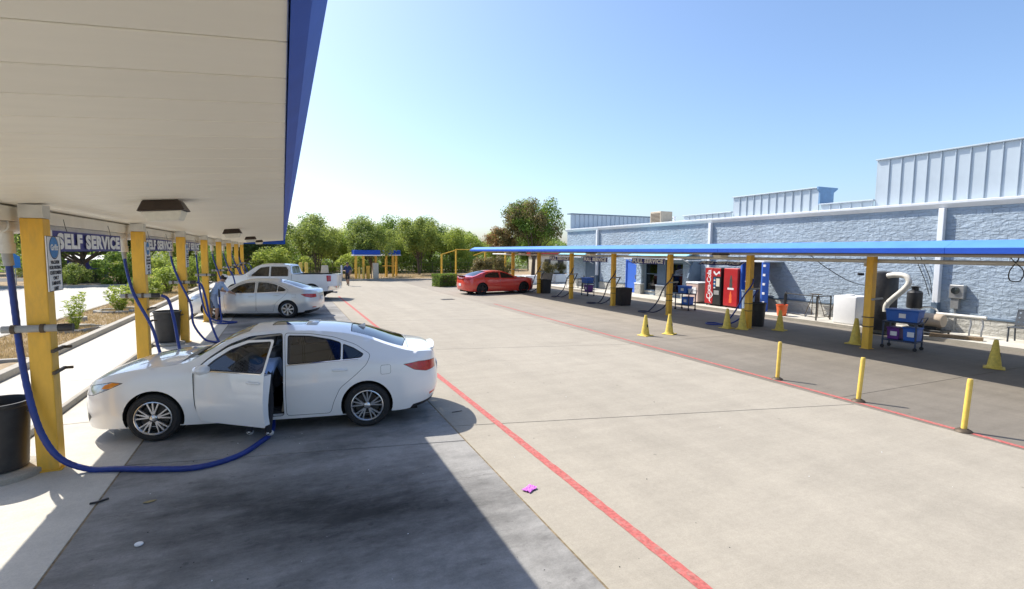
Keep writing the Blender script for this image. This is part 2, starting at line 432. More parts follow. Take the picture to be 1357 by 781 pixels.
# floor drain
t = thing('floor_drain', 'small dark square drain grate in the middle of the pavement', 'drain', (8.21, 27.1, 0))
q = MB(); q.box(-.36, .36, -.28, .28, .001, .006); q.build('frame', M['rust'], t)
for i in range(7): q = MB(); q.box(-.30+.09*i, -.25+.09*i, -.23, .23, .007, .014); q.build('grate_bar', M['black'], t)

# ================================================================ left canopy
PX, PY0, PS = -2.62, 7.72, 4.65
zs = lambda x: 3.15+.078*(x-PX)
cl = thing('vacuum_canopy', 'long cream panelled canopy with blue fascia on yellow posts over the self service stalls', 'canopy', (0, 0, 0))
XA, XB = -3.32, .035
q = MB()
q.prism_y([(XA, zs(XA)), (XB, zs(XB)), (XB, zs(XB)+.06), (XA, zs(XA)+.06)], .009, .401)
# rolled lip along one edge of each pan
panel0 = None
y = -6.2
while y < 41.6:
    if panel0 is None:
        panel0 = q.build('soffit_panel', M['soffit'], cl, bevel=.004); panel0.location = (0, y, 0)
    else: share(panel0, cl, (0, y, 0))
    y += .41
Y1 = y
q = MB(); q.prism_y([(XA-.08, zs(XA)+.066), (XB+.02, zs(XB)+.066), (XB+.02, zs(XB)+.16), (XA-.08, zs(XA)+.16)], -6.25, Y1+.05); q.build('roof_deck', M['white'], cl)
# fascia in lengths, lower edge kicks outward
yy = -6.25
while yy < Y1:
    e = min(yy+6.1, Y1+.06)
    q = MB(); q.prism_y([(.040, zs(XB)-.012), (.10, zs(XB)+.03), (.165, zs(XB)+.15), (.165, zs(XB)+.37), (.055, zs(XB)+.37), (.040, zs(XB)+.1)], yy+.002, e-.002)
    q.build('fascia', M['blue'], cl)
    q = MB(); q.box(.030, .178, yy+.002, e-.002, zs(XB)+.375, zs(XB)+.45); q.build('drip_edge', M['blue'], cl)
    yy = e
q = MB(); q.box(XA-.05, .16, Y1+.065, Y1+.10, zs(XA)-.02, zs(XB)+.37); q.build('end_fascia', M['blue'], cl)
q = MB(); q.box(XA-.13, XA-.09, -6.25, Y1, zs(XA)-.12, zs(XA)+.2); q.build('rear_fascia', M['white'], cl)
q = MB(); q.box(-3.02, -2.80, -6.2, Y1-.1, zs(-3)-.17, zs(-3)-.004); q.build('beam', M['soffit'], cl, bevel=.006)
P_HW = .105
q = MB(); q.box(-P_HW, P_HW, -P_HW, P_HW, 0, 2.985); post_me = q
postA = None; NP = 11
for k in range(-2, 8):
    yk = PY0+PS*k
    if postA is None:
        postA = q.build('post', M['yellow'], cl, bevel=.012, segs=2); postA.location = (PX, yk, 0)
        c = MB(); c.box(-P_HW-.004, P_HW+.004, -P_HW-.004, P_HW+.004, 2.987, zs(PX)-.012); c.build('post_cap', M['pvc'], postA)
        for z in (1.42, 1.16):
            c = MB(); c.box(P_HW+.001, P_HW+.03, -.13, .22, z, z+.035); c.box(P_HW+.001, P_HW+.10, .19, .215, z+.002, z+.033); c.build('hose_hook', M['rust'], postA)
        c = MB(); c.box(-P_HW-.03, P_HW+.03, -P_HW-.03, P_HW+.03, .002, .016); c.build('base_plate', M['yellow'], postA)
    else:
        s = share(postA, cl, (PX, yk, 0))
        for ch in postA.children: share(ch, s)
        s.rotation_euler[2] = 0
# pvc suction line under the canopy
pl = thing('vacuum_pipe', 'long cream pvc suction pipe running under the left canopy behind the yellow posts', 'pipe')
ya = -6
while ya < 41:
    q = MB(); q.cyl((PX-.28, ya+.01, 2.90), (PX-.28, ya+4.64, 2.90), .075, n=14); q.build('pipe_length', M['pvc'], pl, smooth=40)
    q = MB(); q.cyl((PX-.28, ya-.10, 2.90), (PX-.28, ya+.10, 2.90), .088, n=14); q.build('coupling', M['pvc'], pl, smooth=40)
    ya += 4.65
for k in range(-2, 8):
    yk = PY0+PS*k+.12-(.09 if k == 0 else 0)
    q = MB(); q.cyl((PX-.28, yk-.14, 2.90), (PX-.28, yk+.14, 2.90), .092, n=14); q.cyl((PX-.28, yk, 2.88), (PX-.28, yk, 2.62), .07, n=14); q.cyl((PX-.28, yk, 2.70), (PX-.28, yk, 2.58), .082, n=14)
    q.build('tee', M['pvc'], pl, smooth=40)
# ceiling lamps
def ceiling_lamp(loc, tilt, label, group, s=1.0):
    t = thing('ceiling_lamp', label, 'lamp', loc, 0, group); t.rotation_euler[1] = tilt; t.scale = (s,)*3
    q = MB(); q.add([(-.19,-.19,0),(.19,-.19,0),(.19,.19,0),(-.19,.19,0),(-.25,-.25,-.13),(.25,-.25,-.13),(.25,.25,-.13),(-.25,.25,-.13)], [(0,1,2,3),(0,4,5,1),(1,5,6,2),(2,6,7,3),(3,7,4,0),(4,7,6,5)]); q.build('housing', M['brown'], t, bevel=.008)
    q = MB(); q.add([(-.22,-.22,-.132),(.22,-.22,-.132),(.22,.22,-.132),(-.22,.22,-.132),(-.17,-.17,-.25),(.17,-.17,-.25),(.17,.17,-.25),(-.17,.17,-.25)], [(0,3,2,1),(4,5,6,7),(0,1,5,4),(1,2,6,5),(2,3,7,6),(3,0,4,7)]); q.build('lens', M['lens'], t, bevel=.015, segs=2)
    return t
for i, (yy, lab) in enumerate(((7.75, 'nearest bronze box lamp on the left canopy ceiling'), (17.3, 'second bronze box lamp along the left canopy ceiling'), (26.7, 'third bronze box lamp along the left canopy ceiling'), (35.6, 'farthest bronze box lamp on the left canopy ceiling'))):
    ceiling_lamp((-1.36, yy, zs(-1.36)-.004), -math.atan(.078), lab, 'lamps under the left canopy')
# ================================================================ left side: signs, hoses, bins
def banner(name, x, y0, y1, z0, z1, txt, label, group, parent_rot=None, face=1, sag=0, tilt=0., size=None):
    # a stiff banner hanging in a plane of constant X, read from +X (face=1) or from -X (face=-1)
    L_ = abs(y1-y0); H = z1-z0
    t = thing(name, label, 'sign', (x, (y0+y1)/2, (z0+z1)/2), 0, group)
    q = MB(); n = 14
    pts = []
    for i in range(n+1):
        yy = -L_/2+L_*i/n; w = .02*sin(i*.9)*sag
        for zz, d in ((-H/2, 0), (H/2, 0)):
            pts.append((w-.006, yy, zz)); pts.append((w+.006, yy, zz))
    fs = []
    for i in range(n):
        a = i*4; b = a+4
        fs += [(a+1, b+1, b+3, a+3), (a, a+2, b+2, b), (a, b, b+1, a+1), (a+2, a+3, b+3, b+2)]
    fs += [(0, 1, 3, 2), (n*4, n*4+2, n*4+3, n*4+1)]
    q.add(pts, fs); q.build('board', M['signblue'], t, smooth=30)
    e = MB(); e.box(-.008, .008, -L_/2-.006, -L_/2+.008, -H/2, H/2); e.build('edge_binding', M['signwhite'], t)
    # letters: text plane -> local; baseline along +Y seen from +X, along -Y seen from -X
    if face > 0: Mx = Matrix(((0, 0, 1, .010+.02*sag), (1, 0, 0, 0), (0, 1, 0, -.008), (0, 0, 0, 1)))
    else: Mx = Matrix(((0, 0, -1, -.010-.02*sag), (-1, 0, 0, 0), (0, 1, 0, -.008), (0, 0, 0, 1)))
    sz = size or H*.98
    o = text_mesh(txt, sz, M['signwhite'], 'lettering', t, Mx, .004, bold=sz*.055, spacing=1.12)
    xs = [v.co.y for v in o.data.vertices]; w = max(xs)-min(xs)
    k = (L_*.92)/w
    for v in o.data.vertices: v.co.y *= k
    t.rotation_euler[1] = tilt
    for s in (-1, 1):
        c = MB(); c.tube([(0, s*L_*.32, H/2-.005), (-.01, s*L_*.32+.02*s, H/2+.05), (-.03, s*L_*.32+.01*s, H/2+.16)], .004, 5); c.build('hanger_wire', M['black'], t)
    return t
for k, lab in ((0, 'nearest navy SELF SERVICE sign hanging between the first two yellow posts'), (1, 'navy SELF SERVICE sign partly hidden behind the second yellow post'), (2, 'navy SELF SERVICE sign far along the left canopy behind the third yellow post')):
    banner('self_service_sign', PX-.02, PY0+PS*k+.50, PY0+PS*k+3.45, 2.60, 2.865, 'SELF SERVICE', lab, 'SELF SERVICE signs under the left canopy', face=1, sag=.6, size=.26)

M['noticeblue'] = mat('notice_blue', (.03, .20, .50), .5, var=.25, scale=20)
M['ink'] = mat('ink', (.03, .03, .05), .6, var=.05, scale=5)
def notice(k, lab):
    t = thing('vacuum_notice', lab, 'sign', (PX+P_HW+.016, PY0+PS*k+.10, 2.46), 0, 'notice boards on the yellow posts')
    q = MB(); q.box(-.010, .004, -.20, .20, -.325, .325); q.build('board', M['signwhite'], t, bevel=.002)
    for (a, b, c, d) in ((-.20, .20, .319, .325), (-.20, .20, -.325, -.319), (-.20, -.192, -.318, .318), (.192, .20, -.318, .318)):
        q = MB(); q.box(.0045, .007, a, b, c, d); q.build('border', M['ink'], t)
    q = MB(); q.lathe([(.0, .006), (.125, .006), (.125, .004)], 28, axis='x', c=(0, 0, .19)); q.build('emblem', M['noticeblue'], t)
    q = MB(); q.lathe([(.128, .0065), (.138, .0065)], 28, axis='x', c=(0, 0, .19)); q.build('emblem_ring', M['ink'], t)
    Mx = lambda z, s=1: Matrix(((0, 0, 1, .0085), (1, 0, 0, 0), (0, 1, 0, z), (0, 0, 0, 1)))
    text_mesh('Grillz', .095, M['signwhite'], 'emblem_lettering', t, Mx(.19), .003, bold=.003)
    for i, w in enumerate(('VACUUM', 'FOR PAYING', 'CUSTOMERS', 'ONLY', '5 MINUTE', 'LIMIT')):
        text_mesh(w, .058, M['ink'], 'lettering', t, Mx(.015-.062*i), .002, bold=.0015)
notice(0, 'white vacuum notice board with round blue emblem on the nearest yellow post')
notice(1, 'white vacuum notice board on the second yellow post')
notice(2, 'white vacuum notice board on the third yellow post')

def clamp_holder(k, lab):
    t = thing('hose_holder', lab, 'hose holder', (PX, PY0+PS*k-P_HW-.055, 1.72), 0, 'hose holders strapped to the posts')
    q = MB(); q.cyl((-.30, 0, 0), (.30, 0, .0), .042, n=14); q.build('tube', M['greypvc'], t, smooth=40)
    for x in (-.20, .06): q = MB(); q.cyl((x-.02, 0, 0), (x+.02, 0, 0), .052, n=14); q.box(x-.015, x+.015, .0, .06, -.012, .012); q.build('clamp', M['rust'], t, smooth=40)
    q = MB(); q.cyl((.20, 0, 0), (.34, 0, 0), .046, n=14); q.build('rubber_end', M['blackpl'], t, smooth=40)
for k, w in enumerate(('nearest', 'second', 'third', 'fourth', 'fifth', 'sixth', 'seventh', 'eighth')):
    clamp_holder(k, 'grey pipe hose holder clamped across the %s yellow post of the left row' % w)

def vac_hose(name, path, lab, group, r=.028, m=None, nozzle=True, cuff=True):
    t = thing(name, lab, 'hose', path[0], 0, group); o = Vector(path[0])
    P = [p-o for p in spline(path, 10)]
    # light corrugation
    rr = [r*(1+.07*(i % 2)) for i in range(len(P))]
    q = MB(); q.tube(P, rr, 10); q.build('hose', m or M['hose'], t, smooth=50)
    if cuff:
        q = MB(); d = (P[1]-P[0]).normalized(); q.cyl(P[0]-d*.02, P[0]+d*.16, r*1.45, n=12); q.build('cuff', M['greypvc'], t, smooth=40)
    if nozzle:
        d = (P[-1]-P[-3]).normalized(); q = MB(); q.tube([P[-1]-d*.05, P[-1]+d*.12, P[-1]+d*.26], [r*1.3, r*1.25, r*.7], 10); q.build('nozzle', M['blackpl'], t, smooth=40)
    return t
tx = PX-.28
# bay in use: down from the tee, over the pad and across to the open car door
vac_hose('vacuum_hose', [(tx, 7.75, 2.60), (tx+.01, 7.77, 2.37), (tx+.05, 7.72, 1.85), (tx+.10, 7.64, 1.42), (tx+.19, 7.53, .92), (tx+.30, 7.46, .50), (tx+.46, 7.43, .20), (-2.18, 7.40, .04), (-1.85, 7.28, .034), (-1.45, 7.10, .034), (-1.0, 6.98, .03), (-.6, 7.18, .03), (-.34, 7.62, .03), (-.24, 7.88, .035), (-.20, 8.15, .10), (-.25, 8.45, .36), (-.35, 8.7, .55)],
         'thick blue vacuum hose snaking over the concrete to the open door of the white sedan', 'vacuum hoses of the left row', r=.034, nozzle=False)
names = ['second', 'third', 'fourth', 'fifth', 'sixth', 'seventh', 'eighth']
for k in range(1, 8):
    yk = PY0+PS*k; rnd = random.Random(k); j = lambda s: rnd.uniform(-s, s)
    yt = yk+.12
    hy = yk-P_HW-.055
    hp = [(tx, yt, 2.60), (tx+.05, yt-.08, 2.25), (PX-.06+j(.02), yk-.20, 1.75), (PX+.16+j(.05), yk-.24, 1.10), (PX+.30+j(.05), yk-.28, .55), (PX+.50, yk-.35, .13), (PX+.78+j(.1), yk-.45+j(.1), .035), (PX+1.0+j(.1), yk-.7, .035), (PX+.92, yk-.85, .10), (PX+.72, yk-.62, .62), (PX+.60, yk-.40, 1.25), (PX+.48, hy, 1.62), (PX+.36, hy, 1.72)]
    if k == 3:   # this hose is pulled out over the floor by the man at the silver car
        hp = [(tx, yt, 2.60), (tx+.04, yt-.1, 2.0), (tx+.14, yt-.35, 1.0), (tx+.38, yt-.5, .2), (tx+.9, yt-.6, .035), (tx+1.3, yt-.9, .035), (tx+1.0, yt-1.2, .035), (tx+.7, yt-1.0, .035), (tx+.80, yt-.75, .07), (tx+.75, yt-.5, .5), (tx+.72, yt-.35, .95)]
    vac_hose('vacuum_hose', hp, 'blue vacuum hose hanging beside the %s yellow post of the left row' % names[k-1], 'vacuum hoses of the left row', nozzle=(k == 3))

def trash_bin(loc, lab, r=.31, h=.78, group=None, base=False, sq=False):
    t = thing('trash_bin', lab, 'trash bin', loc, 0, group)
    q = MB()
    if sq:
        a, b = r*.82, r*.98
        pr = []
        q.add([(-a,-a,.01),(a,-a,.01),(a,a,.01),(-a,a,.01),(-b,-b,h),(b,-b,h),(b,b,h),(-b,b,h)], [(0,3,2,1),(0,1,5,4),(1,2,6,5),(2,3,7,6),(3,0,4,7)])
        q.add([(-b+.03,-b+.03,h),(b-.03,-b+.03,h),(b-.03,b-.03,h),(-b+.03,b-.03,h),(-a+.03,-a+.03,.08),(a-.03,-a+.03,.08),(a-.03,a-.03,.08),(-a+.03,a-.03,.08)], [(4,5,6,7),(0,4,7,3),(1,5,4,0),(2,6,5,1),(3,7,6,2)])
        q.build('body', M['blackpl'], t)
        q = MB()
        for (x0,x1,y0,y1) in ((-b-.02,b+.02,-b-.02,-b+.03),(-b-.02,b+.02,b-.03,b+.02),(-b-.02,-b+.03,-b+.031,b-.031),(b-.03,b+.02,-b+.031,b-.031)): q.box(x0,x1,y0,y1,h+.001,h+.035)
        q.build('rim', M['blackpl'], t, bevel=.006)
    else:
        q.lathe([(0, .012), (r*.80, .012), (r*.82, .04), (r*.97, h-.06), (r, h-.05), (r*1.03, h-.02), (r*1.03, h), (r*.97, h), (r*.95, h-.05), (r*.78, .10), (0, .10)], 32)
        q.build('body', M['blackpl'], t, smooth=35)
        for s in (-1, 1):
            c = MB(); c.tube([(s*r*.98, -.09, h-.12), (s*(r*.98+.05), -.07, h-.12), (s*(r*.98+.05), .07, h-.12), (s*r*.98, .09, h-.12)], .012, 8); c.build('handle', M['blackpl'], t, smooth=40)
    if base:
        q = MB(); q.lathe([(0, .008), (r*1.18, .008), (r*1.22, -.02)] if False else [(0, .010), (r*1.2, .010), (r*1.22, 0.0)], 28); q.build('base_pad', M['kerb'], t, smooth=40)
    return t
trash_bin((-3.07, 7.70, .078), 'large black trash bin at the foot of the nearest yellow post', r=.30, h=.80, group='trash bins')
trash_bin((-2.98, 16.75, .078), 'round black trash bin beside the third yellow post of the left row', r=.33, h=.86, group='trash bins')
# concrete collars under the two bins
for loc in ((-3.07, 7.70), (-2.98, 16.75)):
    q = MB(); q.lathe([(0, .075), (.38, .075), (.40, .06), (.40, .0)], 28); o = q.build('bin_pad', M['kerb'], smooth=40); o.location = (*loc, 0); struct(o)
# litter
def litter(name, loc, pts, m, lab, cat='litter', thick=.012, rz=0):
    q = MB(); q.prism(pts, .005, .005+thick); o = q.build(name, m, bevel=.003); o.location = loc; o.rotation_euler = (.0, .04, rz); return tag(o, lab, cat)
M['pink'] = mat('pink_cloth', (.60, .17, .62), .8, var=.15, scale=20)
t = thing('pink_cloth', 'crumpled pink cloth lying on the pavement near the red line', 'cloth', (2.44, 4.94, .005), .5)
q = MB(); n = 7
rnd = random.Random(4)
pts = [(-.075+.15*i/n+rnd.uniform(-.006, .006), -.05+.10*j/n+rnd.uniform(-.006, .006), .012+.022*abs(noise.noise(Vector((i*.6, j*.7, 2))))) for j in range(n+1) for i in range(n+1)]
q.add(pts, [(j*(n+1)+i, j*(n+1)+i+1, (j+1)*(n+1)+i+1, (j+1)*(n+1)+i) for j in range(n) for i in range(n)])
o = q.build('cloth', M['pink'], t); md = o.modifiers.new('s', 'SOLIDIFY'); md.thickness = .008
M['leaf_litter'] = mat('dry_leaf', (.30, .24, .11), .8, var=.3, scale=20)
litter('dry_leaf', (-1.35, 6.25, 0), [(-.06, 0), (-.02, -.025), (.04, -.015), (.07, .01), (.02, .03), (-.03, .025)], M['leaf_litter'], 'dry yellowish leaf on the shaded concrete near the hose', 'leaf', .006, .3)
litter('paper_cup_lid', (-1.25, 5.35, 0), [(.035*cos(a*pi/6), .035*sin(a*pi/6)) for a in range(12)], M['signwhite'], 'small white round lid lying on the shaded concrete', 'litter', .014)
litter('rubber_scrap', (-1.83, 6.45, 0), [(-.08, -.01), (-.01, -.025), (.09, 0), (.08, .018), (0, -.004), (-.07, .012)], M['blackpl'], 'black rubber scrap on the joint between the slabs', 'litter', .018, .5)
litter('tape_scrap', (2.55, 7.9, 0), [(-.10, -.008), (.09, 0), (.10, .012), (-.09, .008)], M['blackpl'], 'short dark strip lying on the sunlit pavement behind the white sedan', 'litter', .01, .15)

# grit and scraps scattered over the pavement
r = random.Random(17)
for nm, lab, m_, n_, lo, hi in (('grit', 'dark grit and crumbs scattered over the pavement', M['blackpl'], 110, .003, .011), ('paper_scraps', 'pale paper scraps and crumbs scattered over the pavement', M['signwhite'], 60, .003, .010)):
    q = MB()
    for i in range(n_):
        x = r.uniform(-1.8, 8.5) if r.random() < .3 else r.gauss(.2, 1.0); y = r.uniform(2.2, 16); s_ = r.uniform(lo, hi); a = r.uniform(0, 6.28)
        pts = [(x+s_*cos(a+k*1.57)*r.uniform(.5, 1.2), y+s_*sin(a+k*1.57)*r.uniform(.5, 1.2), .001) for k in range(4)]
        q.add(pts+[(p[0]*.6+x*.4, p[1]*.6+y*.4, .001+s_*.5) for p in pts], [(4,5,6,7), (0,1,5,4), (1,2,6,5), (2,3,7,6), (3,0,4,7)])
    o = q.build(nm, m_); o['kind'] = 'stuff'; o['label'] = lab; o['category'] = 'grit'
# ================================================================ right canopy
RX, RY0, RS = 14.95, 8.95, 4.07
cr = thing('service_canopy', 'low blue edged canopy on yellow posts in front of the grey block shop', 'canopy')
RYA, RYB = -6.0, 35.2
F0 = 12.35
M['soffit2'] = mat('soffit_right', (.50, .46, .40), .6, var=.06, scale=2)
zr = 2.69
y = RYA; pr0 = None
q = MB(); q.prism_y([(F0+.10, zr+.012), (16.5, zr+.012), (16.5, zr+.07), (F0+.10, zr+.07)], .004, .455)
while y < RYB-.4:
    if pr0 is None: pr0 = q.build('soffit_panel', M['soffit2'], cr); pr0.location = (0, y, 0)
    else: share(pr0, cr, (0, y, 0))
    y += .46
yy = RYA
while yy < RYB:
    e = min(yy+6.0, RYB)
    q = MB(); q.box(F0, F0+.095, yy+.002, e-.002, zr-.02, zr+.095); q.build('fascia', M['blue'], cr, bevel=.004)
    q = MB(); q.prism_y([(F0+.002, zr+.098), (F0+.10, zr+.098), (F0+.40, zr+.245), (F0+.36, zr+.255)], yy+.002, e-.002); q.build('fascia_cap', M['bluelit'], cr)
    q = MB(); q.box(F0+.012, F0+.085, yy+.002, e-.002, zr-.05, zr-.022); q.build('edge_trim', M['brown'], cr)
    yy = e
q = MB(); q.prism_y([(F0+.41, zr+.072), (16.52, zr+.072), (16.52, zr+.16), (F0+.41, zr+.225)], RYA+.02, RYB-.3); q.build('roof_deck', M['white'], cr)
q = MB(); q.box(16.525, 16.58, RYA, RYB-.3, zr-.04, zr+.2); q.build('rear_fascia', M['blue'], cr)
q = MB(); q.add([(F0, RYB+.002, zr-.02), (16.5, RYB+.002, zr-.02), (16.5, RYB+.002, zr+.12), (F0, RYB+.002, zr+.095), (F0+.36, RYB-.3, zr+.25), (16.5, RYB-.3, zr+.2)], [(0,1,2,3), (3,2,5,4), (0,3,4), (1,5,2), (0,4,5,1)]); q.build('end_hip', M['bluelit'], cr)
q = MB(); q.box(RX-.08, RX+.08, RYA, RYB-.3, zr-.10, zr+.008); q.build('beam', M['soffit2'], cr)
pB = None
for k in range(-2, 7):
    yk = RY0+RS*k
    if pB is None:
        q = MB(); q.box(-.095, .095, -.095, .095, 0, zr-.105); pB = q.build('post', M['yellow'], cr, bevel=.012, segs=2); pB.location = (RX, yk, 0)
        q = MB(); q.box(-.12, .12, -.12, .12, .002, .014); q.build('base_plate', M['yellow'], pB)
        for z in (.62, .88):
            q = MB(); q.box(-.11, .11, -.11, .11, z, z+.025); q.build('strap', M['rust'], pB)
        q = MB(); q.cyl((-.10, -.13, 1.40), (.34, -.13, 1.42), .03, n=10); q.build('hose_arm', M['greypvc'], pB, smooth=40)
    else:
        s = share(pB, cr, (RX, yk, 0))
        for ch in pB.children: share(ch, s)
t = thing('vacuum_pipe', 'long beige pvc suction pipe hanging under the right canopy', 'pipe')
for k in range(-3, 7):
    yk = RY0+RS*k+.3
    q = MB(); q.cyl((RX+.22, yk, 2.46), (RX+.22, yk+RS-.01, 2.46), .055, n=12); q.build('pipe_length', M['pvc'], t, smooth=40)
    q = MB(); q.cyl((RX+.22, yk-.06, 2.46), (RX+.22, yk+.06, 2.46), .066, n=12); q.cyl((RX+.22, yk, 2.44), (RX+.22, yk, 2.30), .05, n=12); q.build('tee', M['pvc'], t, smooth=40)
    q = MB(); q.cyl((RX+.22, yk+.9, 2.52), (RX+.22, yk+.9, zr-.0), .008, n=6); q.build('hanger', M['steel'], t)
for yy, lab in ((13.8, 'box lamp under the right canopy above the vending machines'), (22.3, 'box lamp under the right canopy near the blue door'), (30.6, 'box lamp under the far end of the right canopy')):
    ceiling_lamp((14.35, yy, zr+.010), 0, lab, 'lamps under the right canopy', .9)
for (a, b, lab, tl) in ((13.45, 15.5, 'tilted navy FULL SERVICE sign in front of the red vending machines', 1.05), (17.55, 19.85, 'navy FULL SERVICE sign in front of the dark shop window', .12), (21.85, 24.15, 'navy FULL SERVICE sign just left of the blue door', .05), (25.6, 28.05, 'farthest navy FULL SERVICE sign under the right canopy', .05)):
    banner('full_service_sign', RX+.10, a, b, 2.14, 2.39, 'FULL SERVICE', lab, 'FULL SERVICE signs under the right canopy', face=-1, sag=.8, tilt=tl, size=.24)
rh = ['second', 'third', 'fourth', 'fifth', 'sixth']
for k in range(1, 6):
    yk = RY0+RS*k; rnd = random.Random(20+k); j = lambda s: rnd.uniform(-s, s)
    x0 = RX+.22
    hp = [(x0, yk+.3, 2.30), (x0-.02, yk+.12, 1.95), (RX-.02, yk-.16, 1.62), (RX-.22, yk+.06+j(.05), 1.15), (RX-.35+j(.05), yk+.30, .55), (RX-.5+j(.1), yk+.62, .12), (RX-.62+j(.1), yk+1.15, .035), (RX-.45, yk+1.6+j(.2), .035), (RX-.15, yk+1.35, .035), (RX-.1, yk+.85, .035), (RX+.12, yk+.45, .3), (RX+.22, yk+.15, .9), (RX+.30, yk-.13, 1.38)]
    vac_hose('vacuum_hose', hp, 'dark vacuum hose looped at the %s yellow post of the right row' % rh[k-1], 'vacuum hoses of the right row', r=.026, m=M['darkhose'] if k != 1 else M['hose'], nozzle=False)

# ================================================================ shop building
def block_wall(name, col):
    m = bpy.data.materials.new(name); m.use_nodes = True
    nt = m.node_tree; N = nt.nodes; L = nt.links; b = N['Principled BSDF']; b.inputs['Roughness'].default_value = .75; b.inputs['Specular IOR Level'].default_value = .3
    pos = N.new('ShaderNodeNewGeometry').outputs['Position']
    sp = N.new('ShaderNodeSeparateXYZ'); L.new(pos, sp.inputs[0])
    cb = N.new('ShaderNodeCombineXYZ'); L.new(sp.outputs['Y'], cb.inputs[0]); L.new(sp.outputs['Z'], cb.inputs[1]); L.new(sp.outputs['X'], cb.inputs[2])
    br = N.new('ShaderNodeTexBrick'); br.inputs['Scale'].default_value = 1; br.inputs['Brick Width'].default_value = .41; br.inputs['Row Height'].default_value = .205; br.inputs['Mortar Size'].default_value = .008; br.inputs['Mortar Smooth'].default_value = .6
    br.inputs['Color1'].default_value = (.45, .45, .45, 1); br.inputs['Color2'].default_value = (.62, .62, .62, 1); br.inputs['Mortar'].default_value = (.25, .25, .25, 1)
    L.new(cb.outputs[0], br.inputs['Vector'])
    n1 = N.new('ShaderNodeTexNoise'); n1.inputs['Scale'].default_value = 5.5; n1.inputs['Detail'].default_value = 7; n1.inputs['Roughness'].default_value = .62
    mp = N.new('ShaderNodeMapping'); mp.inputs['Scale'].default_value = (.75, 1.5, 1); L.new(cb.outputs[0], mp.inputs[0]); L.new(mp.outputs[0], n1.inputs['Vector'])
    ad = N.new('ShaderNodeMath'); ad.operation = 'MULTIPLY_ADD'; ad.inputs[1].default_value = 1.6; L.new(n1.outputs[0], ad.inputs[0]); L.new(br.outputs['Color'], ad.inputs[2])
    bp = N.new('ShaderNodeBump'); bp.inputs['Strength'].default_value = 1.0; bp.inputs['Distance'].default_value = .075; L.new(ad.outputs[0], bp.inputs['Height']); L.new(bp.outputs[0], b.inputs['Normal'])
    n2 = N.new('ShaderNodeTexNoise'); n2.inputs['Scale'].default_value = .8; n2.inputs['Detail'].default_value = 6; L.new(cb.outputs[0], n2.inputs['Vector'])
    rp = N.new('ShaderNodeValToRGB'); rp.color_ramp.elements[0].position = .3; rp.color_ramp.elements[0].color = (*[c*.85 for c in col], 1); rp.color_ramp.elements[1].position = .7; rp.color_ramp.elements[1].color = (*[c*1.1 for c in col], 1)
    L.new(n2.outputs[0], rp.inputs[0]); L.new(rp.outputs[0], b.inputs['Base Color'])
    return m
M['block'] = block_wall('painted_split_block', (.34, .415, .495))
M['blocklow'] = block_wall('pale_split_block', (.47, .46, .42))
M['bluegrey'] = mat('blue_grey_paint', (.10, .15, .21), .55, var=.1, scale=4)
M['metalwhite'] = mat('pale_metal_panel', (.44, .50, .55), .42, .2, var=.04, scale=2, rnd=.03)
M['trimwhite'] = mat('white_trim', (.74, .76, .78), .45, var=.05, scale=3)
M['doorblue'] = mat('blue_door', (.055, .16, .62), .4, var=.06, scale=4)
M['cyan'] = mat('pale_blue_awning', (.30, .62, .74), .45, var=.06, scale=3)
M['winglass'] = glass_mat('shop_glass', (.32, .35, .36), 1.55)
M['shopdark'] = mat('shop_interior', (.06, .055, .05), .8, var=.4, scale=3)
M['shoporange'] = mat('shop_goods', (.45, .16, .03), .7, var=.6, scale=7)
WX = 20.2; WZ = 4.30
bl = thing('car_wash_shop', 'long pale blue grey block building with white gutter and ribbed metal parapets', 'shop building', (WX, 0, 0))
# wall with openings: pieces between openings (local x=0 is the face)
OPEN = [(26.1, 27.2, .12, 2.15), (24.18, 25.32, .35, 2.08), (21.95, 23.15, .35, 2.08), (30.2, 32.1, .55, 2.02)]   # y0,y1,z0,z1
ys = sorted(OPEN); cur = -12; wall = MB()
for (a, b, c, d) in ys:
    wall.box(0, .25, cur, a, 0, WZ); wall.box(0, .25, a, b, d, WZ)
    if c > .13: wall.box(0, .25, a, b, 0, c)
    cur = b
wall.box(0, .25, cur, 34.8, 0, WZ)
wall.build('wall', M['block'], bl)
q = MB(); q.box(.25, 14, 34.5, 34.8, 0, WZ); q.box(.25, 14, -12, -11.7, 0, WZ); q.box(13.75, 14, -11.7, 34.5, 0, WZ); q.build('side_wall', M['block'], bl)
q = MB(); q.box(.02, 14.0, -11.9, 34.75, WZ+.004, WZ+.10); q.build('roof', M['trimwhite'], bl)
# lower course of pale blocks, projecting
cur = -12; q = MB()
for (a, b, c, d) in ys: q.box(-.05, -.003, cur, a-.05, .10, .62); cur = b+.05
q.box(-.05, -.003, cur, 34.8, .10, .62); q.build('base_course', M['blocklow'], bl)
q = MB(); cur = -12
for (a, b, c, d) in ys: q.box(-.075, -.004, cur, a-.05, .623, .69); cur = b+.05
q.box(-.075, -.004, cur, 34.8, .623, .69); q.build('water_table', M['bluegrey'], bl, bevel=.008)
q = MB(); q.prism_y([(-.16, WZ+.03), (-.02, WZ-.10), (.012, WZ-.10), (.012, WZ+.115), (-.17, WZ+.115)], -12, 34.9); q.build('gutter', M['trimwhite'], bl, bevel=.008)
for yk in (-.4, 9.9, 20.07, 30.47):
    q = MB(); q.box(-.17, -.006, yk-.085, yk+.085, .62, WZ-.105); q.build('downspout', M['trimwhite'], bl, bevel=.015, segs=2)
    q = MB(); q.box(-.19, -.004, yk-.10, yk+.10, .13, 1.05); q.build('downspout_guard', M['bluegrey'], bl, bevel=.01)
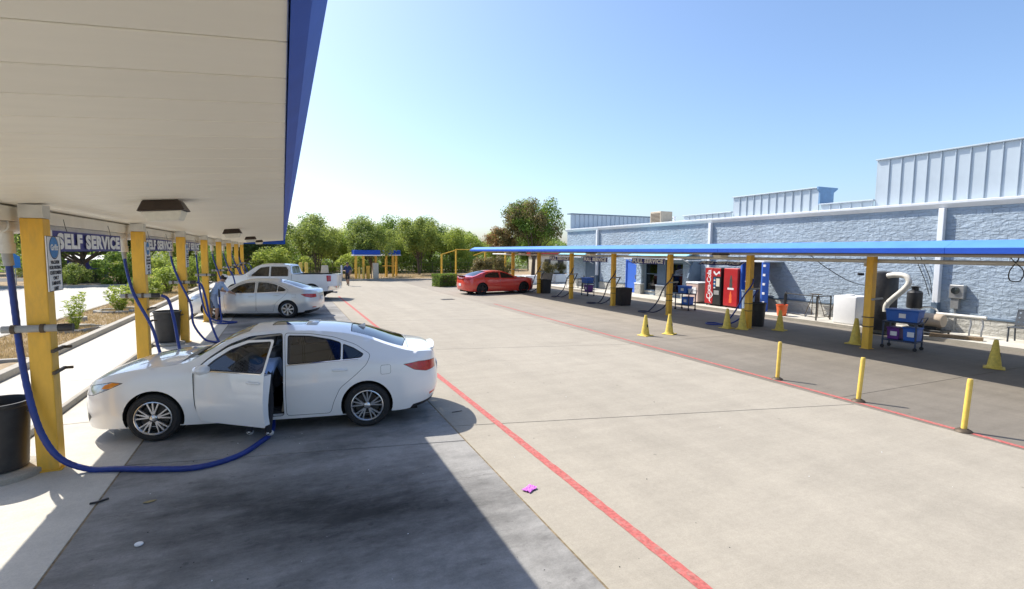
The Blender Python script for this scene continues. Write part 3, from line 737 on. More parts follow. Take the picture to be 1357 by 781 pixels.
# ribbed parapets: every pan is one piece
pan = None
def pans(y0, y1, z0, z1, x=.16, w=.41):
    n = int(round((y1-y0)/w)); ww = (y1-y0)/n
    q = MB(); q.box(x, x+.03, .004, ww-.004, z0, z1); q.prism([(x-.045, -.012), (x-.045, .012), (x-.001, .02), (x-.001, -.02)], z0, z1); p0 = q.build('parapet_panel', M['metalwhite'], bl); p0.location = (0, y0, 0)
    for i in range(1, n): share(p0, bl, (0, y0+ww*i, 0))
    q = MB(); q.box(x-.09, x+.30, y0-.05, y1+.05, z1+.002, z1+.05); q.build('parapet_cap', M['metalwhite'], bl, bevel=.008)
pans(-11.8, 12.2, WZ+.106, 6.12)
q = MB(); q.box(.17, 3.0, 12.206, 12.24, WZ+.106, 6.12); q.build('parapet_return', M['metalwhite'], bl)
pans(12.3, 14.35, WZ+.106, 4.66)
pans(14.45, 18.9, WZ+.106, 5.36)
q = MB(); q.prism_y([(.1, 4.68), (.95, 4.68), (.95, 5.20), (1.2, 5.36), (1.2, 5.41), (-.02, 5.41), (-.02, 5.30), (.1, 5.2)], 14.37, 14.44); q.build('parapet_return', mat('parapet_blue', (.14, .27, .45), .5), bl)
pans(19.0, 22.3, WZ+.106, 4.66)
# far end parapet crossing the roof, seen from its inner side
n = 24; q = MB(); q.box(.006, .404, 34.42, 34.45, WZ+.106, 5.55); q.prism([(-.012, 34.37), (.012, 34.37), (.02, 34.415), (-.02, 34.415)], WZ+.106, 5.55)
p0 = q.build('parapet_panel', M['metalwhite'], bl); p0.location = (.05, 0, 0)
for i in range(1, n): share(p0, bl, (.05+.41*i, 0, 0))
q = MB(); q.box(0, 10, 34.30, 34.9, 5.553, 5.62); q.build('parapet_cap', M['bluegrey'], bl)
# roof unit
t = thing('roof_unit', 'small beige air conditioning unit on the shop roof behind the gutter', 'air conditioner', (WX+.9, 25.6, WZ+.10))
q = MB(); q.box(0, .9, -.5, .5, .05, .78); q.build('casing', mat('beige_casing', (.45, .38, .28), .5, var=.1), t, bevel=.02)
for i in range(7): q = MB(); q.box(-.012, -.002, -.42, .42, .14+.08*i, .18+.08*i); q.build('louvre', M['rust'], t)
q = MB(); q.box(.1, .8, -.4, .4, 0, .05); q.build('skid', M['steel'], t)
t = thing('roof_vent', 'small white vent pipe on the shop roof right of the roof unit', 'vent', (WX+.9, 23.9, WZ+.10))
q = MB(); q.cyl((0, 0, 0), (0, 0, .34), .06, n=10); q.build('pipe', M['trimwhite'], t, smooth=40); q = MB(); q.cyl((0, 0, .3), (0, 0, .38), .1, n=10); q.build('cowl', M['trimwhite'], t, smooth=40)
# storefront: door, windows, pilasters
dr = MB(); dr.box(.02, .07, 26.12, 27.18, .13, 2.12); d = dr.build('door', M['doorblue'], bl)
q = MB(); q.box(-.035, .018, 26.20, 26.24, 1.0, 1.25); q.build('handle', M['steel'], d)
q = MB()
for (a, b, c, e) in ((26.09, 26.14, .12, 2.2), (27.16, 27.21, .12, 2.2), (26.141, 27.159, 2.125, 2.2)): q.box(-.03, .012, a, b, c, e)
q.build('door_frame', M['doorblue'], bl)
for (a, b, c, e) in ((24.18, 25.32, .35, 2.08), (21.95, 23.15, .35, 2.08)):
    q = MB(); q.box(.10, .108, a, b, c, e); w = q.build('window', M['winglass'], bl)
    for (y0, y1, z0, z1) in ((a, a+.05, c, e), (b-.05, b, c, e), (a+.051, b-.051, c, c+.07), (a+.051, b-.051, e-.07, e), (a+.051, b-.051, (c+e)/2+.15, (c+e)/2+.19)):
        q = MB(); q.box(.06, .099, y0, y1, z0, z1); q.build('frame', M['bluegrey'], w)
    q = MB(); q.box(-.04, .09, a-.03, b+.03, c-.07, c-.002); q.build('sill', M['blocklow'], w)
q = MB(); q.box(.05, .09, 30.2, 32.1, .55, 2.02); q.build('panel', M['bluegrey'], bl)
q = MB(); q.box(1.6, 1.65, 21, 26, .1, 2.6); q.box(.9, 1.2, 22.2, 22.9, .1, 1.2); q.build('shop_interior', M['shopdark'], bl)
q = MB(); q.box(.7, 1.0, 24.3, 25.2, 1.45, 1.95); q.box(.7, .95, 22.1, 22.8, 1.5, 1.9); q.box(.8, 1.1, 24.4, 24.9, .5, 1.0); q.build('shop_goods', M['shoporange'], bl)
for yk in (23.18, 25.36, 21.3):
    q = MB(); q.box(-.24, -.06, yk, yk+.72 if yk == 23.18 else yk+.5, .12, 2.3); q.build('pilaster', M['bluegrey'] if yk == 23.18 else M['block'], bl)
    q = MB(); q.box(-.32, -.055, yk-.05, yk+.77 if yk == 23.18 else yk+.55, .11, .72); q.build('pilaster_base', M['blocklow'], bl, bevel=.02)
    q = MB(); q.box(-.34, -.05, yk-.07, yk+.79 if yk == 23.18 else yk+.57, .722, .79); q.build('pilaster_ledge', M['trimwhite'], bl, bevel=.01)
# pale blue metal awnings
for (a, b, lab) in ((21.0, 26.0, 'pale blue metal awning over the shop windows'), (31.0, 34.8, 'pale blue metal awning at the far corner of the shop')):
    t = thing('awning', lab, 'awning', (WX, (a+b)/2, 2.33), 0, 'pale blue awnings on the shop'); h = (b-a)/2
    q = MB(); q.add([(-1.05, -h, .06), (-1.05, h, .06), (-.01, h, .42), (-.01, -h, .42), (-1.05, -h, .0), (-1.05, h, 0), (-.01, h, .36), (-.01, -h, .36)], [(0,3,2,1), (4,5,6,7), (0,1,5,4), (1,2,6,5), (3,0,4,7), (2,3,7,6)]); q.build('sheet', M['cyan'], t)
    q = MB(); q.box(-1.08, -1.055, -h, h, -.05, .08); q.build('front_lip', M['trimwhite'], t)
    for s in (-h+.05, h-.05): q = MB(); q.tube([(-1.0, s, .0), (-.02, s, -.5)], .02, 8); q.build('brace', M['trimwhite'], t)
# slanted wing wall beside the entrance
t = thing('entrance_wing', 'slanted blue grey wing panel between the shop window and the vending machines', 'wing wall', (WX, 20.75, .12))
q = MB(); q.prism_y([(-.02, 0), (-.65, 0), (-.65, .95), (-.9, 1.2), (-.55, 2.1), (-.02, 2.1)], -.06, .06); q.build('panel', M['bluegrey'], t, bevel=.01)
q = MB(); q.box(-.95, -.02, -.09, .09, 2.102, 2.15); q.build('cap', M['trimwhite'], t)
# ================================================================ vehicles
def pchip(pts):
    X = [p[0] for p in pts]; Y = [p[1] for p in pts]; n = len(X)
    h = [X[i+1]-X[i] for i in range(n-1)]; d = [(Y[i+1]-Y[i])/h[i] for i in range(n-1)]
    m = [0]*n; m[0] = d[0]; m[-1] = d[-1]
    for i in range(1, n-1):
        if d[i-1]*d[i] <= 0: m[i] = 0
        else:
            w1 = 2*h[i]+h[i-1]; w2 = h[i]+2*h[i-1]; m[i] = (w1+w2)/(w1/d[i-1]+w2/d[i])
    def f(x):
        if x <= X[0]: return Y[0]
        if x >= X[-1]: return Y[-1]
        i = 0
        while x > X[i+1]: i += 1
        t = (x-X[i])/h[i]; t2 = t*t; t3 = t2*t
        return (2*t3-3*t2+1)*Y[i]+(t3-2*t2+t)*h[i]*m[i]+(-2*t3+3*t2)*Y[i+1]+(t3-t2)*h[i]*m[i+1]
    return f
def inside(poly, x, y):
    c = False; n = len(poly); j = n-1
    for i in range(n):
        xi, yi = poly[i]; xj, yj = poly[j]
        if (yi > y) != (yj > y) and x < (xj-xi)*(y-yi)/(yj-yi)+xi: c = not c
        j = i
    return c
def densify(poly, step=.05):
    out = []
    for (a, b) in zip(poly, poly[1:]+poly[:1]):
        L_ = hypot(b[0]-a[0], b[1]-a[1]); k = max(1, int(L_/step))
        for i in range(k): out.append((a[0]+(b[0]-a[0])*i/k, a[1]+(b[1]-a[1])*i/k))
    return out
def rounded(poly, r=.04, n=3):
    out = []; N_ = len(poly)
    for i in range(N_):
        p = Vector(poly[i]); a = Vector(poly[i-1]); b = Vector(poly[(i+1) % N_])
        da = (a-p); db = (b-p); ra = min(r, da.length*.45); rb = min(r, db.length*.45)
        A = p+da.normalized()*ra; B = p+db.normalized()*rb
        for k in range(n+1):
            t = k/n; q = A*(1-t)**2+p*2*t*(1-t)+B*t*t; out.append((q.x, q.y))
    return out
def shrink(poly, d):
    n = len(poly); out = []
    area = sum(poly[i][0]*poly[(i+1) % n][1]-poly[(i+1) % n][0]*poly[i][1] for i in range(n)); s = 1 if area > 0 else -1
    for i in range(n):
        a = Vector(poly[i-1]); p = Vector(poly[i]); b = Vector(poly[(i+1) % n])
        e1 = (p-a); e2 = (b-p)
        if e1.length < 1e-6 or e2.length < 1e-6: out.append(tuple(p)); continue
        e1.normalize(); e2.normalize(); n1 = Vector((-e1.y, e1.x))*s; n2 = Vector((-e2.y, e2.x))*s
        nn = n1+n2
        if nn.length < 1e-6: out.append(tuple(p)); continue
        nn.normalize(); k = d/max(.35, nn.dot(n1)); q = p+nn*k; out.append((q.x, q.y))
    return out

def cdt_regions(domain, loops, gx, gy):
    """triangulate a 2D domain with all loops as constraints; returns verts, tris"""
    V = []; E = []
    def addloop(lp):
        o = len(V); V.extend(Vector(p) for p in lp); n = len(lp)
        E.extend((o+i, o+(i+1) % n) for i in range(n))
    addloop(domain)
    for lp in loops: addloop(lp)
    for x in gx:
        for y in gy(x) if callable(gy) else gy:
            if inside(domain, x, y): V.append(Vector((x, y)))
    r = delaunay_2d_cdt(V, E, [], 0, 1e-5)
    verts = [tuple(v) for v in r[0]]; tris = []
    for f in r[2]:
        f = list(f); cx = sum(verts[i][0] for i in f)/len(f); cy = sum(verts[i][1] for i in f)/len(f)
        if inside(domain, cx, cy): tris.append((f, cx, cy))
    return verts, tris

GL = {}
GL['glass'] = glass_mat('car_glass', (.13, .17, .22), 1.55)
GL['dark'] = glass_mat('tinted_glass', (.035, .04, .05), 1.55)
GL['clear'] = glass_mat('windscreen_glass', (.46, .52, .50), 1.55)
M['tyre'] = mat('tyre_rubber', (.018, .018, .019), .8, var=.2, scale=12)
M['rim'] = mat('alloy', (.62, .63, .65), .28, .9, var=.06, scale=12)
M['rimdark'] = mat('dark_alloy', (.035, .035, .04), .4, .6, var=.1, scale=12)
M['brake'] = mat('brake_disc', (.05, .048, .046), .5, .6, var=.15, scale=20)
M['trim'] = mat('black_trim', (.012, .012, .013), .4, var=.1, scale=9)
M['chrome'] = mat('chrome', (.75, .76, .78), .12, 1., var=.02, scale=3)
M['seam'] = mat('panel_gap', (.006, .006, .006), .9, var=0)
M['under'] = mat('underbody', (.02, .02, .02), .9, var=.2, scale=5)
M['headlamp'] = mat('headlamp_lens', (.55, .57, .60), .12, .55, var=.25, scale=16)
M['amber'] = mat('amber_lens', (.75, .26, .03), .25, .0, var=.1, scale=20)
M['taillamp'] = mat('tail_lens', (.45, .012, .018), .18, .0, var=.25, scale=20, coat=.8)
M['beige'] = mat('beige_leather', (.42, .36, .28), .6, var=.1, scale=8)
M['seatgrey'] = mat('grey_upholstery', (.10, .10, .105), .7, var=.15, scale=8)
M['plate'] = mat('plate_white', (.72, .72, .70), .5, var=.05, scale=9)
def car_paint(name, col, flake=.0, rough=.28):
    return mat(name, col, rough, flake, var=.025, scale=1.5, coat=1.0, spec=.5)

def wheel(R, rimR, W_, spokes, parent, loc, side, style='twin', rimmat=None):
    """wheel with its axle along Y; outer face towards side"""
    w = bpy.data.objects.new('wheel', None); COL.objects.link(w); w.parent = parent; w.location = loc
    s = side
    q = MB()
    pr = [(rimR-.005, -W_/2+.02), (rimR+.012, -W_/2+.004), (R-.045, -W_/2), (R-.012, -W_/2+.022), (R, -W_/2+.05), (R, W_/2-.05), (R-.012, W_/2-.022), (R-.045, W_/2), (rimR+.012, W_/2-.004), (rimR-.005, W_/2-.02)]
    q.lathe(pr, 40, axis='y'); q.build('tyre', M['tyre'], w, smooth=30)
    q = MB(); o = s*(W_/2)
    rr = rimmat or M['rim']
    q.lathe([(rimR, o), (rimR-.012, o+s*.004), (rimR-.024, o-s*.012), (rimR-.03, o-s*.10), (rimR-.03, -o)], 40, axis='y')
    ang0 = .3
    def spoke(a0, a1, r0, r1, w0, w1):
        d0 = Vector((cos(a0), 0, sin(a0))); d1 = Vector((cos(a1), 0, sin(a1)))
        P0 = d0*r0; P1 = d1*r1; t = (P1-P0).normalized(); nrm = Vector((-t.z, 0, t.x))
        y0 = o-s*.012; y1 = o-s*.006; dp = s*.035
        pts = [P0+nrm*w0, P0-nrm*w0, P1-nrm*w1, P1+nrm*w1]
        A = [(p.x, y0 if i < 2 else y1, p.z) for i, p in enumerate(pts)]; B = [(p.x, (y0 if i < 2 else y1)-dp, p.z) for i, p in enumerate(pts)]
        f = [(0,1,2,3), (4,7,6,5), (0,4,5,1), (1,5,6,2), (2,6,7,3), (3,7,4,0)]
        q.add(A+B, f)
    for i in range(spokes):
        a = ang0+2*pi*i/spokes
        if style == 'twin':
            spoke(a-.10, a-.30*5/spokes, .055, rimR-.022, .011, .0085); spoke(a+.10, a+.02, .055, rimR-.022, .011, .0085)
            spoke(a+.16, a+.34*5/spokes, .055, rimR-.022, .010, .0075)
        elif style == 'y':
            spoke(a, a-.10, .05, rimR-.022, .018, .013); spoke(a, a+.10, .05, rimR-.022, .018, .013)
        else:
            spoke(a, a, .05, rimR-.022, .030, .024)
    q.lathe([(0, o-s*.004), (.03, o-s*.006), (.046, o-s*.016), (.05, o-s*.05)], 24, axis='y')
    q.build('rim', rr, w, smooth=30, fixn=True)
    q = MB(); q.lathe([(0, o-s*.075), (rimR-.06, o-s*.075), (rimR-.06, o-s*.095)], 28, axis='y'); q.build('brake_disc', M['brake'], w, smooth=40)
    q = MB(); q.lathe([(0, o-s*.11), (rimR-.031, o-s*.11)], 28, axis='y'); q.build('backing', M['seam'], w)
    return w

def car(name, label, spec, loc, rz, group='cars in the lot'):
    S = spec; root = thing(name, label, S.get('cat', 'car'), loc, rz, group)
    wb = S['wb']; xf_c = S.get('xfc', .44); xr_c = -wb-S.get('xrc', .44); A = 1.0
    aF, aR = xf_c+A, xr_c-A
    zt = pchip(S['zt']); zsill = pchip(S['sill']); belt = pchip(S['belt']); plan = pchip(S['plan'])
    xfz = pchip(S['front']); xrz = pchip(S['rear']); crown = pchip(S['crown']); tum = S.get('tum', .55); zm = S.get('zm', .60)
    pw = S.get('pw', .62)
    def Y(a, z):
        w = plan(a); zb = belt(a)
        def lowprof(zz):
            if zz < zm: return 1-.085*((zm-zz)/(zm-.15))**2
            return 1-.045*((zz-zm)/max(.1, zb-zm))**1.6
        y = w*lowprof(min(z, zb))
        if z > zb: d = z-zb; y -= tum*d+.10*d*d
        return y
    def P(a, z, s=1, off=0.):
        zz = z
        if a > xf_c:
            th = min(1, (a-xf_c)/A)*pi/2; c = max(0, cos(th)); sn = sin(th)
            x = xf_c+(xfz(zz)-xf_c)*sn**.9; y = Y(xf_c, zz)*c**pw
        elif a < xr_c:
            th = min(1, (xr_c-a)/A)*pi/2; c = max(0, cos(th)); sn = sin(th)
            x = xr_c+(xrz(zz)-xr_c)*sn**.9; y = Y(xr_c, zz)*c**pw
        else: x = a; y = Y(a, zz)
        return Vector((x, s*(y+off), zz))
    def T(a, t):
        p = P(a, zt(a)); return Vector((p.x, t*p.y, p.z+crown(a)*(1-t*t)))
    # ---- side regions
    rw = S['archR']
    def arch(x0, zc, r): return [(x0+r*cos(u), zc+r*sin(u)) for u in [(-20+220*i/22)*pi/180 for i in range(23)]]
    zc = S['R']
    archs = [arch(0, zc+.005, rw), arch(-wb, zc+.005, rw)]
    regions = S['regions']           # list of (name, loop, material)
    loops = []; regs = []
    for (nm, lp, mt, inset, rad) in regions:
        L0 = densify(rounded(lp, rad), .06)
        loops.append(L0); L1 = None
        if inset > 0:
            L1 = densify(shrink(rounded(lp, rad), inset), .06); loops.append(L1)
        regs.append((nm, L0, L1, mt, inset))
    n = 72
    aa = [aR+(aF-aR)*i/n for i in range(n+1)]
    dom = [(a, zsill(a)) for a in aa]+[(a, zt(a)) for a in reversed(aa)]
    # insert exact step samples
    nz_ = 15
    gx = aa
    gy = lambda x: [zsill(x)+(zt(x)-zsill(x))*k/nz_ for k in range(1, nz_)]
    V, Tt = cdt_regions(dom, loops+archs, gx, gy)
    parts = {}; partmat = {}
    body = {}; 
    buckets = {}
    for f, cx, cy in Tt:
        if any(inside(a_, cx, cy) for a_ in archs): continue
        key = ('body', 0)
        for i, (nm, L0, L1, mt, ins) in enumerate(regs):
            if inside(L0, cx, cy):
                if L1 and not inside(L1, cx, cy): key = ('gap', nm, i)
                else: key = ('reg', nm, i)
        buckets.setdefault(key, []).append(f)
    bodymb = MB(); bodymb_idx = {}
    paint = S['paint']
    def emit(mb, fs, side, off=0., m=0):
        idx = {}; mb.m = m
        o = len(mb.v)
        for f in fs:
            ff = []
            for i in f:
                if i not in idx:
                    idx[i] = len(mb.v); mb.v.append(P(V[i][0], V[i][1], side, off))
                ff.append(idx[i])
            mb.f.append(tuple(ff) if side < 0 else tuple(reversed(ff))); mb.mi.append(m)
    OPEN_ = S.get('open')            # name of a region group swung open on the near side
    doors = {}
    hinge = S.get('hinge')
    for side in (1, -1):
        sd = 'left' if side > 0 else 'right'
        for key, fs in buckets.items():
            if key[0] == 'body': emit(bodymb, fs, side, 0, 0)
            elif key[0] == 'gap':
                nm = key[1]; mt = regs[key[2]][3]
                isdoor = nm.startswith('door')
                tgt = bodymb
                if isdoor: emit(bodymb, fs, side, -.008, 1)
                else:
                    # window surround belongs to its door
                    own = S.get('owner', {}).get(nm)
                    doors.setdefault((side, own, nm+'_frame'), MB()); emit(doors[(side, own, nm+'_frame')], fs, side, -.004, 0)
            else:
                nm = key[1]; own = S.get('owner', {}).get(nm)
                if nm.startswith('door'):
                    doors.setdefault((side, nm, 'door'), MB()); emit(doors[(side, nm, 'door')], fs, side, 0, 0)
                else:
                    doors.setdefault((side, own, nm), MB()); emit(doors[(side, own, nm)], fs, side, -.012 if 'window' in nm else .002, 0)
    # ---- top regions
    topregs = S['top']
    n2 = 80
    aT = [aR+(aF-aR)*i/n2 for i in range(n2+1)]
    dom2 = [(a, -1.0) for a in aT]+[(a, 1.0) for a in reversed(aT)]
    tl = []; tr = []
    for (nm, lp, mt, inset) in topregs:
        lp = rounded(lp, .05); L0 = densify(lp, .06); tl.append(L0); L1 = None
        if inset > 0: L1 = densify(shrink(lp, inset), .06); tl.append(L1)
        tr.append((nm, L0, L1, mt))
    V2, T2 = cdt_regions(dom2, tl, aT, [-1+2*k/14 for k in range(1, 14)])
    tb = {}
    for f, cx, cy in T2:
        key = ('body',)
        for i, (nm, L0, L1, mt) in enumerate(tr):
            if inside(L0, cx, cy): key = ('gap', i) if (L1 and not inside(L1, cx, cy)) else ('reg', i)
        tb.setdefault(key, []).append(f)
    def emit2(mb, fs, off, m):
        idx = {}
        for f in fs:
            ff = []
            for i in f:
                if i not in idx:
                    v = T(V2[i][0], V2[i][1]); v.z += off; idx[i] = len(mb.v); mb.v.append(v)
                ff.append(idx[i])
            mb.f.append(tuple(ff)); mb.mi.append(m)
    for key, fs in tb.items():
        if key[0] == 'body': emit2(bodymb, fs, 0, 0)
        elif key[0] == 'gap': emit2(bodymb, fs, -.006, 1)
        else:
            nm, L0, L1, mt = tr[key[1]]
            if mt is None: continue
            mb = MB(); emit2(mb, fs, -.006 if 'wind' in nm or 'sun' in nm else 0, 0); mb.build(nm, mt, root, smooth=40)
    bo = bodymb.build('body', [paint, M['seam']], root, smooth=38, weld=.0015)
    # ---- doors and their windows
    dobj = {}
    for (side, own, nm), mb in list(doors.items()):
        if nm == 'door':
            ds = mb
            o = ds.build('door', [paint], root, smooth=38)
            o['label'] = ('open ' if (OPEN_ == own and side > 0) else '')+('front ' if own == 'door_front' else 'rear ')+'door of the '+S['short']
            dobj[(side, own)] = o
    for (side, own, nm), mb in doors.items():
        if nm == 'door': continue
        mt = None
        for (r_nm, L0, L1, m_, ins) in regs:
            if nm == r_nm: mt = m_
        par = dobj.get((side, own), root)
        if nm.endswith('_frame'): mt = M['trim']; pn = 'window_frame'
        else: pn = nm.split('.')[0]
        mb.build(pn, mt, par, smooth=38)
    # ---- handles, mirrors
    for (nm, ax, az) in S['handles']:
        for side in (1, -1):
            par = dobj.get((side, nm), root)
            p = P(ax, az, side, .018)
            q = MB(); q.tube([(p.x-.10, p.y-.012*side, p.z), (p.x-.07, p.y+.012*side, p.z+.003), (p.x+.07, p.y+.012*side, p.z+.004), (p.x+.10, p.y-.012*side, p.z)], [.013, .015, .015, .013], 8); q.build('handle', S.get('handlemat', paint), par, smooth=50)
    mx, mz = S['mirror']
    for side in (1, -1):
        par = dobj.get((side, 'door_front'), root); p = P(mx, mz, side, 0)
        ms = S.get('mirror_s', 1.)
        q = MB(); 
        prof = [(-.08, .50), (-.06, .8), (0, 1), (.06, .85), (.10, .55), (.125, .15)]
        ringn = 10; pts = []
        for (dx, sc) in prof:
            for j in range(ringn):
                u = 2*pi*j/ringn; pts.append((p.x+dx*ms, p.y+side*(.135+.115*sc*cos(u))*ms, p.z+.07*sc*sin(u)*ms+.03))
        fs = [(i*ringn+j, i*ringn+(j+1) % ringn, (i+1)*ringn+(j+1) % ringn, (i+1)*ringn+j) for i in range(len(prof)-1) for j in range(ringn)]
        fs += [tuple(range(ringn)), tuple((len(prof)-1)*ringn+j for j in reversed(range(ringn)))]
        q.add(pts, fs); mo = q.build('mirror', paint if not S.get('mirrormat') else S['mirrormat'], par, smooth=45, fixn=True)
        q = MB(); q.tube([(p.x+.01, p.y-.01*side, p.z-.015), (p.x+.01, p.y+.09*side, p.z+.01)], [.025, .022], 8); q.build('stalk', M['trim'], mo, smooth=45)
    for (dn, a0, a1, z0, z1) in S.get('beltlines', []):
        for side in (1, -1):
            q = MB(); k = 8
            q.tube([P(a0+(a1-a0)*i/k, z0+(z1-z0)*i/k, side, .003) for i in range(k+1)], .008, 6); q.build('belt_moulding', M['chrome'], dobj.get((side, dn), root), smooth=50)
    # chrome belt line
    if S.get('beltline'):
        a0, a1 = S['beltline']
        for side in (1, -1):
            q = MB(); k = 16
            q.tube([P(a0+(a1-a0)*i/k, belt(a0+(a1-a0)*i/k)+.012, side, .004) for i in range(k+1)], .007, 6)
            q.build('belt_moulding', M['chrome'], root, smooth=50)
    # swing the open door
    if OPEN_:
        hx, hy = hinge; ang = S['swing']
        d = dobj[(1, OPEN_)]
        Mx = Matrix.Translation((hx, hy, 0)) @ Matrix.Rotation(ang, 4, 'Z') @ Matrix.Translation((-hx, -hy, 0))
        # inner trim panel
        lo, hi, z0, z1 = S['doorin']
        q = MB(); q.m = 0
        kx = 10; pts = []
        for i in range(kx+1):
            a = lo+(hi-lo)*i/kx
            for z in [z0+(z1-z0)*j/5 for j in range(6)]: v = P(a, z, 1, -.13+.03*cos((z-z0)/(z1-z0)*3)); pts.append(v)
        q.add(pts, [(i*6+j, i*6+j+1, (i+1)*6+j+1, (i+1)*6+j) for i in range(kx) for j in range(5)])
        q.build('inner_trim', M['beige'], d, smooth=40)
        # edge shell closing outer skin to trim
        q = MB(); loopz = [z0+(z1-z0)*j/5 for j in range(6)]
        for a in (lo, hi):
            pts = [P(a, z, 1, -.002) for z in loopz]+[P(a, z, 1, -.13+.03*cos((z-z0)/(z1-z0)*3)) for z in loopz]
            q.add(pts, [(j, j+1, 6+j+1, 6+j) for j in range(5)])
        for z in (z0, z1):
            pts = [P(lo+(hi-lo)*i/kx, z, 1, -.002) for i in range(kx+1)]+[P(lo+(hi-lo)*i/kx, z, 1, -.13+.03*cos((z-z0)/(z1-z0)*3)) for i in range(kx+1)]
            q.add(pts, [(i, i+1, kx+1+i+1, kx+1+i) for i in range(kx)])
        q.build('door_edge', paint, d)
        d.matrix_local = Mx
    # ---- wheels, wells, underbody, cabin
    tw = S['track']/2; yw = tw
    for x in (0, -wb):
        for side in (1, -1):
            wheel(S['R'], S['rimR'], S.get('tw', .22), S['spokes'], root, (x, side*yw, S['R']), side, S.get('style', 'twin'), S.get('rimmat'))
            q = MB(); yo = P(x, S['R']+rw*.9, 1).y-.006
            a0, a1 = -20*pi/180, 200*pi/180; k = 20
            pts = []
            for i in range(k+1):
                u = a0+(a1-a0)*i/k; xx, zz = x+rw*cos(u), S['R']+.005+rw*sin(u)
                yy = P(xx, max(zz, zsill(xx)), 1).y-.002
                pts += [(xx, side*yy, zz), (xx, side*(tw-.20), zz)]
            q.add(pts, [(2*i, 2*i+1, 2*i+3, 2*i+2) for i in range(k)])
            q.add([(x+(rw-.002)*cos(u), side*(tw-.19), S['R']+.005+(rw-.002)*sin(u)) for u in [2*pi*i/24 for i in range(24)]], [tuple(range(24))])
            q.build('wheel_well', M['under'], root)
    zg = S['ground']; 
    q = MB(); hw = S['track']/2-.14
    q.box(-wb-.75, .55, -hw, hw, zg, zg+.16); q.box(-wb+rw+.02, -rw-.02, -S['plan'][3][1]+.09, S['plan'][3][1]-.09, zg+.02, zg+.14); q.build('underbody', M['under'], root)
    cab = S.get('cabin')
    if cab:
        x0, x1, zf, w = cab; cm = S.get('seatmat', M['seatgrey'])
        q = MB(); q.box(x1, x0, -w, w, zf, zf+.03); q.build('cabin_floor', S.get('floormat', M['under']), root)
        q = MB(); q.prism_y([(x0+.02, zf), (x0+.02, zf+.55), (x0-.30, zf+.60), (x0-.42, zf+.48), (x0-.30, zf+.05)], -w, w); q.build('dashboard', M['trim'], root, bevel=.02)
        for k, (sx, ys_) in enumerate(((x0-1.0, (.36, -.36)), (x1+.50, (.34, -.34)))):
            for y in ys_:
                st = bpy.data.objects.new('seat', None); COL.objects.link(st); st.parent = root; st.location = (sx, y, zf)
                q = MB(); q.box(-.05, .48, -.24, .24, .10, .30); q.build('cushion', cm, st, bevel=.05, segs=2)
                q = MB(); q.prism_y([(-.02, .25), (.12, .25), (-.06, .86), (-.18, .84)], -.24, .24); q.build('backrest', cm, st, bevel=.04, segs=2)
                q = MB(); q.prism_y([(-.10, .88), (-.02, .88), (-.07, 1.06), (-.15, 1.05)], -.13, .13); q.build('headrest', cm, st, bevel=.03, segs=2)
        wheelc = Vector((x0-.52, .36, zf+.62))
        q = MB(); q.tube([wheelc+Vector((-.06*sin(u), .18*cos(u), .17*sin(u))) for u in [2*pi*i/20 for i in range(21)]], .014, 6); q.tube([wheelc, wheelc+Vector((.25, 0, -.08))], .03, 8); q.build('steering_wheel', M['trim'], root, smooth=50)
    # plate on the tail
    if S.get('plate'):
        pz = S['plate']; x = xrz(pz)
        q = MB(); q.box(x-.012, x-.002, -.15, .15, pz-.075, pz+.075); q.build('licence_plate', M['plate'], root)
    root['_'] = 0; del root['_']
    return root, P, T, dobj

